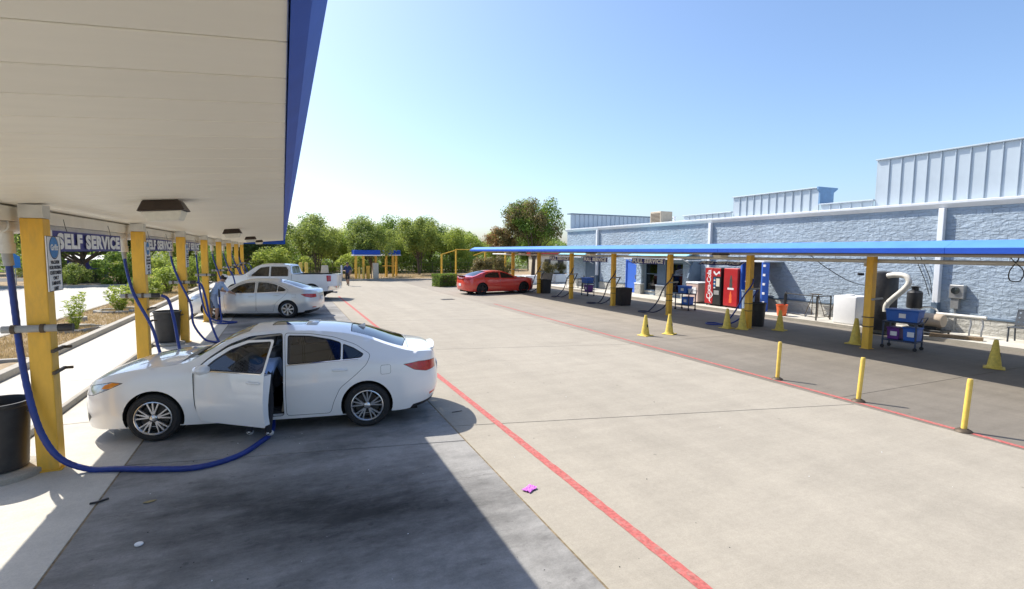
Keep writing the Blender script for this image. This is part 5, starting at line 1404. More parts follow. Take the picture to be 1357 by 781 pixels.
tote((15.86, 8.30, .265), .15, 'bright blue bin on the lower tray of the cart by the nearest right post', (.38, .34, .34), M['cartblue'], M['cartblue'])
tote((15.84, 8.72, .265), .15, 'purple bin on the lower tray of the cart by the nearest right post', (.38, .30, .30), M['purple'])
cart((17.1, 18.45, 0), .1, 'blue cart standing left of the vending machines', None)
tote((17.1, 18.50, .785), .1, 'blue bin on top of the cart left of the vending machines', (.40, .50, .30), M['cartblue'])
tote((17.1, 18.30, .265), .1, 'blue and white bin on the lower tray of the cart left of the vending machines', (.38, .40, .32), M['cartblue'])
tote((17.12, 18.15, .785), .1, 'small white tub on top of the cart left of the vending machines', (.18, .14, .18), M['signwhite'], labelplate=False)
cart((17.0, 26.7, 0), -.1, 'dark framed cart with a wide blue tub standing before the far shop windows', None)
tote((17.0, 26.75, .785), -.1, 'wide blue tub on the far cart under the right canopy', (.46, .80, .28), M['cartblue'], labelplate=False)
tote((17.0, 26.60, .265), -.1, 'purple and white box on the far cart under the right canopy', (.40, .46, .36), M['purple'])
# ---- black railing on the sidewalk
def railing(pts, lab, h=.95, mids=0):
    t = thing('railing', lab, 'railing', (pts[0][0], pts[0][1], .12), 0, 'black steel railings'); o = Vector((pts[0][0], pts[0][1], 0))
    P = [Vector((x, y, 0))-o for x, y in pts]
    for p in P: q = MB(); q.box(p.x-.02, p.x+.02, p.y-.02, p.y+.02, 0, h-.02); q.build('post', M['black'], t)
    for a, b in zip(P[:-1], P[1:]):
        q = MB(); q.tube([a+Vector((0, 0, h)), b+Vector((0, 0, h))], .022, 8); q.build('top_rail', M['black'], t)
        q = MB(); q.tube([a+Vector((0, 0, .12)), b+Vector((0, 0, .12))], .014, 6); q.build('bottom_rail', M['black'], t)
    return t
railing([(19.55, 15.1), (18.75, 14.55), (18.45, 12.95), (19.25, 12.95)], 'black railing round the steps beside the orange bucket', .92)
# ---- ladder-like folding stands by the wall
for (y, lab) in ((14.0, 'thin folding stand leaning by the wall behind the railing, left one'), (13.0, 'thin folding stand leaning by the wall behind the railing, right one')):
    t = thing('folding_stand', lab, 'stand', (19.85, y, .12), 0, 'folding stands by the wall')
    for s in (-1, 1): q = MB(); q.tube([(-.22, s*.28, 0), (.0, s*.12, .86)], .014, 6); q.build('leg', M['rust'], t); q = MB(); q.tube([(.2, s*.28, 0), (.0, s*.12, .86)], .014, 6); q.build('leg', M['rust'], t)
    q = MB(); q.box(-.10, .10, -.22, .22, .87, .90); q.build('top_board', M['rust'], t)
# ---- white tank
t = thing('white_tank', 'white square plastic tank beside the black separator drum', 'tank', (18.95, 11.95, .12))
q = MB(); q.box(-.42, .42, -.42, .42, 0, 1.02); q.build('body', M['signwhite'], t, bevel=.05, segs=3, smooth=40)
q = MB(); q.cyl((-.1, 0, 1.021), (-.1, 0, 1.07), .13, n=16); q.build('filler_cap', M['signwhite'], t, smooth=40)
# ---- black separator drum with white elbow pipe
t = thing('vacuum_separator', 'tall black separator drum with a bent white pipe behind the nearest right post', 'separator drum', (18.2, 10.55, .0))
q = MB(); q.lathe([(0, .16), (.44, .16), (.46, .20), (.46, 2.02), (.43, 2.07), (0, 2.10)], 36); q.build('drum', mat('drum_black', (.028, .028, .03), .5, var=.3, scale=5, dirt=.4, dirt_col=(.14, .13, .12)), t, smooth=35)
for a in (.4, 2.5, 4.6): q = MB(); q.box(.38*cos(a)-.04, .38*cos(a)+.04, .38*sin(a)-.04, .38*sin(a)+.04, 0, .159); q.build('foot', M['black'], t)
for i, (dy, z) in enumerate(((.12, 1.80), (.20, 1.35), (.22, .95), (.16, .75), (.25, .55))): q = MB(); q.cyl((-.44, dy-.0, z), (-.49, dy, z), .03, n=8); q.build('fitting', M['steel'], t)
q = MB(); q.cyl((-.42, .34, 1.98), (-.56, .44, 1.98), .045, n=10); q.build('inlet_stub', M['black'], t, smooth=40)
q = MB(); P = spline([(-.30, -.36, 1.96), (-.34, -.62, 2.0), (-.36, -.92, 1.96), (-.38, -1.02, 1.78), (-.40, -.90, 1.55), (-.42, -.62, 1.25), (-.42, -.44, 1.02), (-.42, -.42, .80)], 6); q.tube(P, .085, 14); q.build('elbow_pipe', M['pvc'], t, smooth=50)
# ---- blower motor, filter and stand
t = thing('blower_motor', 'beige electric blower motor on a black skid by the downspout', 'blower', (18.75, 9.45, .12))
M['motor'] = mat('motor_beige', (.46, .37, .27), .5, var=.08, scale=6)
q = MB(); q.lathe([(0, -.42), (.19, -.42), (.215, -.38), (.215, .20), (.19, .24), (.16, .26), (0, .27)], 24, axis='y', c=(0, -.05, .46)); q.build('motor', M['motor'], t, smooth=35)
q = MB(); q.lathe([(0, .24), (.30, .24), (.30, .42), (0, .42)], 24, axis='y', c=(0, 0, .48)); q.build('impeller_housing', M['greypvc'], t, smooth=35)
q = MB(); q.box(-.30, .30, -.55, .55, .10, .18); q.box(-.15, .15, -.35, .15, .181, .27); q.build('skid', M['black'], t, bevel=.01)
for (x, y) in ((-.25, -.5), (-.25, .5), (.25, -.5), (.25, .5)): q = MB(); q.cyl((x, y, 0), (x, y, .099), .03, n=8); q.build('foot', M['black'], t)
t = thing('air_filter', 'dark round air filter on a pipe beside the blower motor', 'filter', (19.55, 10.25, .12))
q = MB(); q.cyl((0, 0, 0), (0, 0, .72), .10, n=14); q.build('pipe', M['steel'], t, smooth=40)
q = MB(); q.lathe([(0, .72), (.20, .72), (.22, .76), (.22, 1.25), (.18, 1.30), (.1, 1.33), (.1, 1.42), (.16, 1.45), (0, 1.48)], 24); q.build('canister', M['blackpl'], t, smooth=35)
q = MB(); q.tube([(-.3, 0, 1.40), (.3, 0, 1.42)], .012, 6); q.build('wing_bolt', M['black'], t)
t = thing('arched_pipe', 'small pale arched pipe in front of the grey downspout', 'pipe', (19.7, 9.75, .12))
q = MB(); q.tube(spline([(0, .45, 0), (0, .45, .55), (0, .32, .75), (0, .05, .78), (0, -.15, .60), (0, -.17, 0)], 6), .03, 8); q.build('pipe', M['pvc'], t, smooth=50)
# ---- meter box on the wall
t = thing('meter_box', 'grey electric meter box mounted on the block wall right of the downspout', 'meter box', (20.2, 9.3, 1.05))
q = MB(); q.box(-.20, -.006, -.20, .20, .18, .62); q.build('casing', M['steel'], t, bevel=.015)
q = MB(); q.lathe([(0, -.06), (.11, -.05), (.12, 0)], 18, axis='x', c=(-.20, .02, .44)); q.build('dial', M['winglass'], t, smooth=40)
q = MB(); q.box(-.16, -.005, -.06, .16, -.16, .175); q.build('lower_box', M['steel'], t, bevel=.01)
q = MB(); q.cyl((-.06, .05, -.17), (-.06, .05, -.92), .025, n=8); q.build('conduit', M['steel'], t)
# ---- cables and conduits on the wall
for i, (pth, lab) in enumerate((([(20.1, 10.65, 2.62), (20.14, 10.3, 1.8), (20.14, 10.12, 1.25)], 'upper of two thin conduits slanting down to the downspout'), ([(20.05, 10.45, 2.62), (20.12, 10.15, 1.9), (20.13, 10.05, 1.35)], 'lower of two thin conduits slanting down to the downspout'), ([(15.2, 11.0, 2.62), (15.5, 10.6, 2.2), (16.6, 10.5, 1.75), (17.75, 10.45, 1.6)], 'thin black cable sagging from the right canopy to the separator drum'))):
    o = Vector(pth[0]); q = MB(); q.tube([p-o for p in spline(pth, 8)], .012, 6); c = q.build('cable', M['black'], smooth=50); c.location = o; tag(c, lab, 'cable')
t = thing('hanging_cord', 'black cord looped over the suction pipe near the right edge', 'cord', (15.15, 5.95, 2.5))
q = MB(); q.tube(spline([(0, .15, .16), (-.02, .05, .02), (-.03, -.14, -.20), (-.03, -.10, -.42), (-.03, .08, -.42), (-.03, .10, -.22), (-.02, -.02, .02), (0, -.03, .1)], 8), .012, 6); q.build('loop', M['black'], t, smooth=50)
# ---- perforated bench and bike rack
M['mesh'] = mat('dark_blue_grey_steel', (.055, .065, .08), .5, .3, var=.15, scale=9)
def bench(loc, lab, L_):
    t = thing('perforated_bench', lab, 'bench', loc, 0, 'perforated steel benches')
    q = MB()
    # expanded-metal lattice in seat and back
    def lattice(o, u, v, nu, nv, w):
        for i in range(nu):
            for j in range(nv):
                c = o+u*((i+.5)/nu)+v*((j+.5)/nv); du = u/nu/2; dv = v/nv/2; k = .52
                A = [c-du-dv, c+du-dv, c+du+dv, c-du+dv]; B = [c-du*k, c-dv*k, c+du*k, c+dv*k]
                m_ = [(A[0]+A[3])/2, (A[0]+A[1])/2, (A[1]+A[2])/2, (A[2]+A[3])/2]
                pts = A+B+m_
                q.add(pts, [(0, 9, 5, 4, 8), (1, 10, 6, 5, 9), (2, 11, 7, 6, 10), (3, 8, 4, 7, 11)])
    lattice(Vector((-.30, -L_/2, .44)), Vector((0, L_, 0)), Vector((.38, 0, 0)), int(L_/.12), 3, 0)
    lattice(Vector((.12, -L_/2, .50)), Vector((0, L_, 0)), Vector((.12, 0, .40)), int(L_/.12), 3, 0)
    o = q.build('lattice', M['mesh'], t); o['kind'] = 'stuff'; md = o.modifiers.new('s', 'SOLIDIFY'); md.thickness = .012
    for y in (-L_/2, L_/2):
        q = MB(); q.tube([(-.30, y, .43), (.12, y, .43)], .02, 6); q.build('side_bar', M['mesh'], t)
        q = MB(); q.tube([(-.26, y, 0), (-.24, y, .43)], .022, 8); q.build('leg', M['mesh'], t)
        q = MB(); q.tube([(.16, y, 0), (.12, y, .45), (.25, y, .92)], .022, 8); q.build('leg', M['mesh'], t)
    for z, x in ((.92, .25), (.48, .11), (.44, -.31)): q = MB(); q.tube([(x, -L_/2, z), (x, L_/2, z)], .018, 8); q.build('rail', M['mesh'], t)
bench((19.6, 6.15, .12), 'dark perforated steel bench against the shop wall at the right edge', 3.0)
t = thing('pipe_barrier', 'low grey pipe barrier beside the perforated bench', 'barrier', (19.4, 8.75, .12))
q = MB(); q.tube([(0, .75, .62), (0, -.55, .62)], .05, 12); q.build('top_pipe', M['pvc'], t, smooth=40)
for y in (-.45, -.15): q = MB(); q.tube(spline([(-.02, y, .57), (-.05, y-.05, .40), (-.12, y-.05, .2), (-.14, y-.06, 0)], 4), .025, 8); q.build('leg', M['steel'], t, smooth=40)
q = MB(); q.tube([(0, .7, .57), (0, .7, 0)], .025, 8); q.build('leg', M['steel'], t)
M['wood'] = mat('old_timber', (.24, .17, .10), .8, var=.3, scale=5, stretch=(1, 6, 6))
q = MB(); q.box(-.09, .09, -.62, .62, 0, .10); o = q.build('timber', M['wood'], bevel=.008); o.location = (18.55, 8.55, .125); o.rotation_euler = (0, 0, .35); tag(o, 'short timber beam lying on the sidewalk near the blower motor', 'timber')
# ---- thin chairs and tables before the far windows
def bistro(loc, rz, lab):
    t = thing('patio_chair', lab, 'chair', loc, rz, 'black patio chairs before the shop')
    q = MB(); q.box(-.22, .22, -.22, .22, .43, .46); q.build('seat', M['black'], t, bevel=.008)
    q = MB(); q.box(.19, .22, -.21, .21, .55, .88); q.build('backrest', M['black'], t, bevel=.008)
    for (x, y) in ((-.2, -.2), (-.2, .2)): q = MB(); q.tube([(x, y, 0), (x, y, .43)], .014, 6); q.build('leg', M['black'], t)
    for y in (-.2, .2): q = MB(); q.tube([(.2, y, 0), (.2, y, .9)], .014, 6); q.build('leg', M['black'], t); q = MB(); q.tube([(-.2, y, .43), (-.2, y, .64), (.2, y, .64)], .012, 6); q.build('armrest', M['black'], t)
bistro((19.0, 29.6, .12), .2, 'black patio chair nearest the blue door')
bistro((19.1, 30.9, .12), -.4, 'black patio chair below the dark blue grey panel, middle one')
bistro((19.0, 32.2, .12), .5, 'black patio chair farthest from the blue door')
t = thing('patio_table', 'small round black patio table between the patio chairs', 'table', (18.8, 30.2, .12))
q = MB(); q.cyl((0, 0, .70), (0, 0, .73), .36, n=24); q.build('top', M['black'], t, smooth=40)
q = MB(); q.cyl((0, 0, .02), (0, 0, .70), .03, n=10); q.build('stem', M['black'], t); q = MB(); q.cyl((0, 0, 0), (0, 0, .02), .22, n=20); q.build('foot', M['black'], t)
# ================================================================ vegetation
M['bark'] = mat('bark', (.12, .09, .065), .9, var=.35, scale=6, bump=.6, bscale=18, stretch=(1, 1, .3))
M['lf_green'] = leaf_mat('leaves_green', (0.075, 0.14, 0.022), (0.23, 0.34, 0.06), .42)
M['lf_mid'] = leaf_mat('leaves_mid', (0.1, 0.165, 0.03), (0.3, 0.36, 0.085), .45)
M['lf_lime'] = leaf_mat('leaves_lime', (0.13, 0.205, 0.03), (0.38, 0.45, 0.095), .5)
M['lf_dark'] = leaf_mat('leaves_dark', (0.028, 0.058, 0.016), (0.095, 0.15, 0.038), .3)
M['lf_olive'] = leaf_mat('leaves_olive', (0.075, 0.085, 0.028), (0.27, 0.21, 0.075), .35)
M['lf_brown'] = leaf_mat('leaves_brown', (0.16, 0.1, 0.035), (0.42, 0.28, 0.11), .35)
M['lf_dry'] = leaf_mat('dry_grass', (.26, .20, .09), (.50, .40, .20), .3)

def leaf(mb, c, n, up, L_, W_):
    n = n.normalized(); u = (up-n*up.dot(n))
    if u.length < 1e-4: u = n.orthogonal()
    u.normalize(); w = n.cross(u)
    a = c-u*L_*.5; b = c+u*L_*.5; m_ = c+n*L_*.08
    mb.add([a, m_+w*W_*.5, b, m_-w*W_*.5], [(0, 1, 2, 3)])
def rvec(r): 
    while True:
        v = Vector((r.uniform(-1, 1), r.uniform(-1, 1), r.uniform(-1, 1)))
        if .01 < v.length < 1: return v
def crown_mesh(seed, c, rad, nblob, nleaf, ls, hollow=.35, blob=.34, flat=1.0, base_cut=-.75):
    r = random.Random(seed); mb = MB(); blobs = []
    for i in range(nblob):
        v = rvec(r); v = v.normalized()*(hollow+(1-hollow)*r.random()**.6)*.9
        if v.z < base_cut: v.z = base_cut*r.random()
        blobs.append((Vector((v.x*rad[0], v.y*rad[1], v.z*rad[2])), blob*r.uniform(.75, 1.25)))
    mean = sum(rad)/3
    for i in range(nleaf):
        b, s = blobs[r.randrange(nblob)]
        d = rvec(r).normalized(); k = r.random()**.45*s*mean
        p = b+Vector((d.x, d.y, d.z*flat))*k
        n = (d+rvec(r)*.9+Vector((0, 0, .35)))
        l = ls*r.uniform(.6, 1.3)
        leaf(mb, Vector(c)+p, n, rvec(r), l, l*r.uniform(.45, .7))
    return mb, [Vector(c)+b for b, s in blobs]
def trunk_mesh(seed, h, r0, tips, forks, lean=.1, multi=1):
    r = random.Random(seed); mb = MB()
    for m_ in range(multi):
        off = Vector((r.uniform(-.15, .15), r.uniform(-.15, .15), 0))*(multi > 1)
        top = Vector((r.uniform(-lean, lean)*h+off.x*3, r.uniform(-lean, lean)*h+off.y*3, h))
        mid = off+(top-off)*.5+Vector((r.uniform(-.1, .1), r.uniform(-.1, .1), 0))
        P = spline([off, mid, top], 5); k = len(P)
        mb.tube(P, [r0*(1.25 if i == 0 else 1-.45*i/k) for i in range(k)], 8)
        sel = tips[:]; r.shuffle(sel)
        for t in sel[:forks]:
            s = P[r.randrange(k//2, k)]
            q = s.lerp(t, .5)+Vector((0, 0, -.06*h))
            Q = spline([s, q, t], 4); n_ = len(Q); mb.tube(Q, [r0*.5*(1-.85*i/(n_-1)) for i in range(n_)], 5, caps=False)
    return mb
def tree(name, label, loc, seed, h, cr, cz, rad, leafm, nleaf, ls, nblob=30, r0=.12, multi=1, forks=9, group='trees around the lot', cat='tree', rz=0, blob=.34, hollow=.35, base_cut=-.75, leaf2=None):
    t = thing(name, label, cat, loc, rz, group)
    mb, tips = crown_mesh(seed, (0, 0, cz), rad, nblob, nleaf, ls, hollow, blob, base_cut=base_cut)
    if leaf2:
        r = random.Random(seed+5)
        for i in range(len(mb.mi)):
            v = mb.v[mb.f[i][0]]
            if noise.noise(Vector((v.x*.55+seed, v.y*.55, v.z*.55)))+r.uniform(-.15, .15) > .02: mb.mi[i] = 1
    mb.build('crown', [leafm]+([leaf2] if leaf2 else []), t)
    trunk_mesh(seed, h, r0, tips, forks, multi=multi).build('trunk', M['bark'], t, smooth=50)
    return t
G_ = M
# three slim multi-stem trees in the strip behind the lot
cr1 = tree('vase_tree', 'slim multi-stem tree left of the pay station behind the pickup', (2.95, 52.0, .08), 11, 2.1, 0, 4.05, (2.5, 2.5, 1.9), G_['lf_mid'], 9500, .19, 34, .06, 4, 7, 'multi-stem trees along the back strip')
dup(cr1, (7.55, 49.1, .08), 1.3, 'slim multi-stem tree standing between the two blue pay station roofs', scale=(.92, .92, .92))
tree('vase_tree', 'slim multi-stem tree right of the pay station with olive green crown', (13.4, 54.6, .08), 13, 2.3, 0, 4.5, (2.5, 2.5, 2.2), G_['lf_mid'], 9500, .20, 34, .065, 4, 7, 'multi-stem trees along the back strip')
# dense tree line behind
bt = [tree('broadleaf_tree', 'dense green tree in the tree line behind the back fence', (9, 63, .05), 21, 3.0, 0, 5.3, (3.6, 3.4, 3.2), G_['lf_green'], 12000, .27, 40, .2, 1, 12, 'tree line behind the back fence', base_cut=-1),
      tree('broadleaf_tree', 'dense green tree in the tree line behind the back fence', (15, 62, .05), 22, 3.0, 0, 5.0, (3.8, 3.6, 3.4), G_['lf_lime'], 12000, .27, 40, .2, 1, 12, 'tree line behind the back fence', base_cut=-1),
      tree('broadleaf_tree', 'dense green tree in the tree line behind the back fence', (-2, 60, .05), 23, 2.6, 0, 4.4, (3.6, 3.4, 3.0), G_['lf_lime'], 12000, .25, 40, .2, 1, 12, 'tree line behind the back fence', base_cut=-1)]
for b_ in bt: b_.scale = (.76,)*3
lineup = [(-26, 66, 0, 1.15), (-20, 62, 2, 1.1), (-14.5, 66, 0, 1.0), (-9, 61, 1, .95), (-5.5, 64, 0, 1.0), (-1.2, 62.5, 1, .90), (2.4, 64, 0, 1.0), (5.6, 66, 2, 1.0), (8.4, 69, 1, .98), (11.6, 61, 2, .86), (12.5, 67, 0, 1.05), (17.6, 66, 0, 1.04), (19.3, 61.5, 1, .88), (22.5, 66, 2, .95), (27, 66, 1, .85), (31, 64, 0, .8), (35, 68, 2, .9), (-33, 64, 1, 1.1), (-40, 68, 0, 1.2)]
for i, (x, y, k, s) in enumerate(lineup): dup(bt[k], (x, y, .05), i*1.7, scale=s*.76)
_tl = sorted([o for o in COL.objects if o.parent is None and o.get('group') == 'tree line behind the back fence'], key=lambda o: atan2(o.location.x, o.location.y))
_ord = ['first', 'second', 'third', 'fourth', 'fifth', 'sixth', 'seventh', 'eighth', 'ninth', 'tenth', 'eleventh', 'twelfth', 'thirteenth', 'fourteenth', 'fifteenth', 'sixteenth', 'seventeenth', 'eighteenth', 'nineteenth', 'twentieth', 'twenty-first', 'twenty-second']
for o, w in zip(_tl, _ord): o['label'] = 'dense green tree, %s from the left in the line behind the wire fence' % w
# left background, seen between the posts
lt = tree('shade_tree', 'broad dark shade tree with thick trunk behind the clipped hedge', (-14.6, 51.5, .08), 31, 2.3, 0, 4.2, (4.2, 4.0, 2.5), G_['lf_dark'], 12000, .24, 42, .26, 1, 12, base_cut=-.55)
tree('shade_tree', 'light green tree with thin trunk right of the broad shade tree', (-10.8, 52.5, .08), 32, 2.2, 0, 3.5, (2.4, 2.2, 1.8), G_['lf_lime'], 6500, .20, 30, .08, 1, 9, base_cut=-.6)
dup(lt, (-21.5, 47.5, .08), 2.1, 'dark shade tree at the left edge behind the first post', scale=(.95, .95, 1.05))
dup(lt, (-3.6, 55.0, .08), .7, 'dark shade tree behind the far posts of the left row', scale=.85)
def bush(name, label, loc, seed, rad, leafm, n, ls, cat='bush', nb=40, group=None, leaf2=None, blob=.3):
    t = thing(name, label, cat, loc, 0, group)
    mb, tips = crown_mesh(seed, (0, 0, rad[2]*.92), rad, nb, n, ls, .5, blob, base_cut=-1)
    for v in mb.v: v.z = max(v.z, .02)
    mb.build('foliage', [leafm], t)
    q = MB(); r = random.Random(seed)
    for i in range(7): a = r.uniform(0, 6.28); q.tube(spline([(0.1*cos(a), .1*sin(a), 0), (rad[0]*.25*cos(a), rad[1]*.25*sin(a), rad[2]*.6), (rad[0]*.55*cos(a), rad[1]*.55*sin(a), rad[2]*1.1)], 4), .02, 5)
    q.build('stems', M['bark'], t)
    return t
bush('round_bush', 'large rounded dense bush right of the clipped hedge in the left background', (-11.0, 45.9, .08), 41, (1.7, 1.5, 1.35), G_['lf_green'], 6500, .16)
bush('yellow_green_bush', 'yellow green bush in the planter seen between second and third posts', (-6.5, 31.3, .1), 42, (.85, .8, .62), G_['lf_lime'], 3000, .12, group='planter shrubs')
bush('yellow_green_bush', 'yellow green bush in the planter seen between third and fourth posts', (-6.2, 35.6, .1), 43, (.9, .9, .80), G_['lf_lime'], 3000, .13, group='planter shrubs')
bush('yellow_green_bush', 'tall light green bush at the end of the planter beside the silver sedan', (-6.0, 40.0, .1), 44, (1.1, 1.1, 1.15), G_['lf_lime'], 3600, .15, group='planter shrubs')
bush('verge_bush', 'rounded green bush at the left edge of the back driveway', (-13.3, 44.9, .08), 47, (1.0, .9, .8), G_['lf_mid'], 2600, .13, group='verge bushes')
bush('verge_bush', 'bright green bush between the round bush and the far posts', (-8.2, 46.3, .08), 48, (1.4, 1.2, 1.1), G_['lf_lime'], 3600, .15, group='verge bushes')
bush('verge_bush', 'tall leafy bush behind the silver sedan hood', (-5.0, 48.0, .08), 49, (1.6, 1.4, 1.5), G_['lf_green'], 4200, .17, group='verge bushes')
bush('verge_bush', 'broad leafy bush behind the pickup cab', (-1.0, 50.0, .08), 50, (2.0, 1.5, 1.5), G_['lf_lime'], 4800, .18, group='verge bushes')
bush('brown_shrub', 'olive and brown shrub behind the red sedan', (15.2, 40.2, .1), 45, (1.05, 1.0, 1.05), G_['lf_olive'], 4200, .15)
bush('leafy_shrub', 'dull green shrub behind the yellow frame', (17.3, 42.2, .1), 46, (1.6, 1.3, 1.2), G_['lf_olive'], 4200, .16)
# clipped hedges
def hedge(label, loc, rz, size, m, n, ls, seed):
    t = thing('clipped_hedge', label, 'hedge', loc, rz, 'clipped hedges'); r = random.Random(seed); mb = MB(); L_, W_, H = size
    for i in range(n):
        f = r.random()
        x, y, z = r.uniform(-.5, .5)*L_, r.uniform(-.5, .5)*W_, r.uniform(0, 1)*H
        if f < .3: z = H*(1-abs(r.gauss(0, .03)))
        elif f < .62: y = (-.5 if r.random() < .6 else .5)*W_*(1-abs(r.gauss(0, .03)))
        elif f < .85: x = (-.5 if r.random() < .5 else .5)*L_*(1-abs(r.gauss(0, .02)))
        k = 1+.05*noise.noise(Vector((x*2, y*2, z*2)))
        l = ls*r.uniform(.7, 1.3); leaf(mb, Vector((x*k, y*k, z*k+.02)), rvec(r), rvec(r), l, l*.6)
    mb.build('foliage', m, t)
    q = MB(); q.box(-L_/2*.86, L_/2*.86, -W_/2*.8, W_/2*.8, .02, H*.86); q.build('inner_twigs', M['bark'], t)
hedge('box clipped hedge left of the red sedan', (11.05, 37.3, .0), .25, (1.5, 1.2, .92), G_['lf_green'], 5200, .085, 51)
hedge('low clipped hedge in the left background under the shade tree', (-14.4, 48.0, .08), .12, (3.4, 1.0, .95), G_['lf_mid'], 5000, .11, 52)
# big tree with rusty leaves over the far end of the right canopy
tree('oak_tree', 'large tree with olive and rusty leaves over the far end of the right canopy', (21.6, 43.6, .05), 61, 3.4, 0, 5.55, (2.8, 2.7, 2.5), G_['lf_green'], 17000, .21, 60, .22, 1, 13, leaf2=G_['lf_olive'], blob=.34, base_cut=-.85)
tree('oak_tree', 'smaller tree with rusty brown leaves left of the large oak', (18.9, 44.5, .05), 62, 2.0, 0, 3.6, (1.6, 1.6, 1.4), G_['lf_olive'], 6500, .19, 30, .09, 1, 9, leaf2=G_['lf_brown'])
# upright planter plants with long leaves
def upright(label, loc, seed, h, ns, sp, m, ll=.14):
    t = thing('planter_plant', label, 'plant', loc, 0, 'upright plants in the planter'); r = random.Random(seed); mb = MB(); st = MB()
    for i in range(ns):
        a = r.uniform(0, 6.28); d = sp*r.random()**.5; hh = h*r.uniform(.55, 1)
        P = spline([(d*.2*cos(a), d*.2*sin(a), 0), (d*.6*cos(a), d*.6*sin(a), hh*.5), (d*cos(a), d*sin(a), hh)], 6)
        st.tube(P, [.008*(1-.6*k/len(P)) for k in range(len(P))], 5)
        for k in range(int(hh*34)):
            p = P[int(min(len(P)-1, (.15+.85*r.random()**.8)*len(P)))]; b = r.uniform(0, 6.28); o = Vector((cos(b), sin(b), r.uniform(.2, .9)))
            leaf(mb, p+o.normalized()*ll*.5, rvec(r)+Vector((0, 0, .8)), o, ll*r.uniform(.7, 1.2), ll*.26)
    mb.build('leaves', m, t); st.build('stems', G_['lf_lime'], t)
upright('tall pale green upright plant in the planter beside the nearest post', (-5.95, 19.9, .12), 71, 1.15, 16, .30, G_['lf_lime'])
upright('spiky green plant in the planter left of the second post', (-6.1, 25.3, .12), 72, 1.0, 26, .50, G_['lf_lime'], .18)
upright('small spiky plant in the planter far behind the second post', (-6.3, 28.6, .12), 73, .8, 20, .40, G_['lf_mid'], .16)
# edging stones round the plants
def stones(cx, cy, n, rad, lab, seed):
    t = thing('stone_edging', lab, 'stone edging', (cx, cy, .12), 0, 'stone rings in the planter'); r = random.Random(seed)
    for i in range(n):
        a = 2*pi*i/n; q = MB(); w = 2*pi*rad/n*.47
        pts = []
        for (sx, sy, sz) in ((-1,-1,0),(1,-1,0),(1,1,0),(-1,1,0),(-1,-1,1),(1,-1,1),(1,1,1),(-1,1,1)): pts.append((sx*w+r.uniform(-.03, .03), sy*.10+r.uniform(-.02, .02), sz*(.13+r.uniform(-.03, .04))-.04))
        q.add(pts, [(0,3,2,1), (4,5,6,7), (0,1,5,4), (1,2,6,5), (2,3,7,6), (3,0,4,7)])
        o = q.build('stone', M['kerb'], t, bevel=.02, segs=2); o.location = (rad*cos(a), rad*sin(a), 0); o.rotation_euler = (0, 0, a+pi/2+r.uniform(-.2, .2))
stones(-5.95, 19.9, 9, .62, 'ring of pale stones round the tall planter plant', 1)
stones(-6.1, 25.3, 10, .72, 'ring of pale stones round the spiky planter plant', 2)
for (x, y, lab) in ((-6.55, 22.3, 'pale block lying in the dry planter between the two plants'), (-6.85, 16.7, 'pale block lying at the near end of the dry planter')):
    q = MB(); q.box(-.22, .22, -.16, .16, 0, .17); o = q.build('concrete_block', M['kerb'], bevel=.025, segs=2); o.location = (x, y, .10); o.rotation_euler = (0, 0, .3); tag(o, lab, 'block')
# dry grass in the planter and along the back strip
def grass(name, label, n, area, h, m, seed, z=.1):
    r = random.Random(seed); mb = MB()
    for i in range(n):
        x, y = area(r); hh = h*r.uniform(.4, 1.2); a = r.uniform(0, 6.28); w = .006+.006*r.random(); dx, dy = cos(a), sin(a); b = r.uniform(0, .8)*hh
        mb.add([(x-dy*w, y+dx*w, z-.02), (x+dy*w, y-dx*w, z-.02), (x+dx*b, y+dy*b, z+hh)], [(0, 1, 2)])
    o = mb.build(name, m); o['kind'] = 'stuff'; o['label'] = label; o['category'] = 'grass'
grass('dry_grass', 'short straw coloured grass in the planter beside the walkway', 26000, lambda r: (r.uniform(-7.3, -5.2), 15+30*r.random()**1.6), .09, G_['lf_dry'], 81, .12)
grass('strip_grass', 'dry grass on the planting strip behind the lot', 15000, lambda r: (r.uniform(-14, 18), r.uniform(47.4, 56)), .22, G_['lf_dry'], 82, .09)
# far wood closing the horizon
r = random.Random(91); mb = MB()
for i in range(95000):
    u = r.random(); ang = -75+150*u; R_ = 82+r.uniform(-6, 14)
    x = R_*sin(radians(ang)); y = R_*cos(radians(ang)); hmax = 4.6+2.2*noise.noise(Vector((ang*.14, 3, 1)))+1.3*noise.noise(Vector((ang*.5, 7, 2)))
    z = hmax*r.random()**.75
    l = r.uniform(.22, .50); leaf(mb, Vector((x, y, z)), rvec(r)+Vector((0, 0, .3)), rvec(r), l, l*.6)
o = mb.build('distant_wood', G_['lf_green']); o['kind'] = 'stuff'; o['label'] = 'distant mass of green trees closing the horizon'; o['category'] = 'wood'

# undergrowth filling the gap below the tree line
r = random.Random(92); mb = MB()
for i in range(42000):
    x = r.uniform(-22, 26); y = 58.8+2.8*r.random(); hm = 1.7+1.1*noise.noise(Vector((x*.35, 2, 5)))+.7*noise.noise(Vector((x*1.1, 6, 5)))
    z = hm*r.random()**.7
    l = r.uniform(.12, .28); leaf(mb, Vector((x, y, z+.05)), rvec(r)+Vector((0, 0, .3)), rvec(r), l, l*.6)
o = mb.build('undergrowth', G_['lf_lime']); o['kind'] = 'stuff'; o['label'] = 'thick green undergrowth below the tree line behind the wire fence'; o['category'] = 'undergrowth'
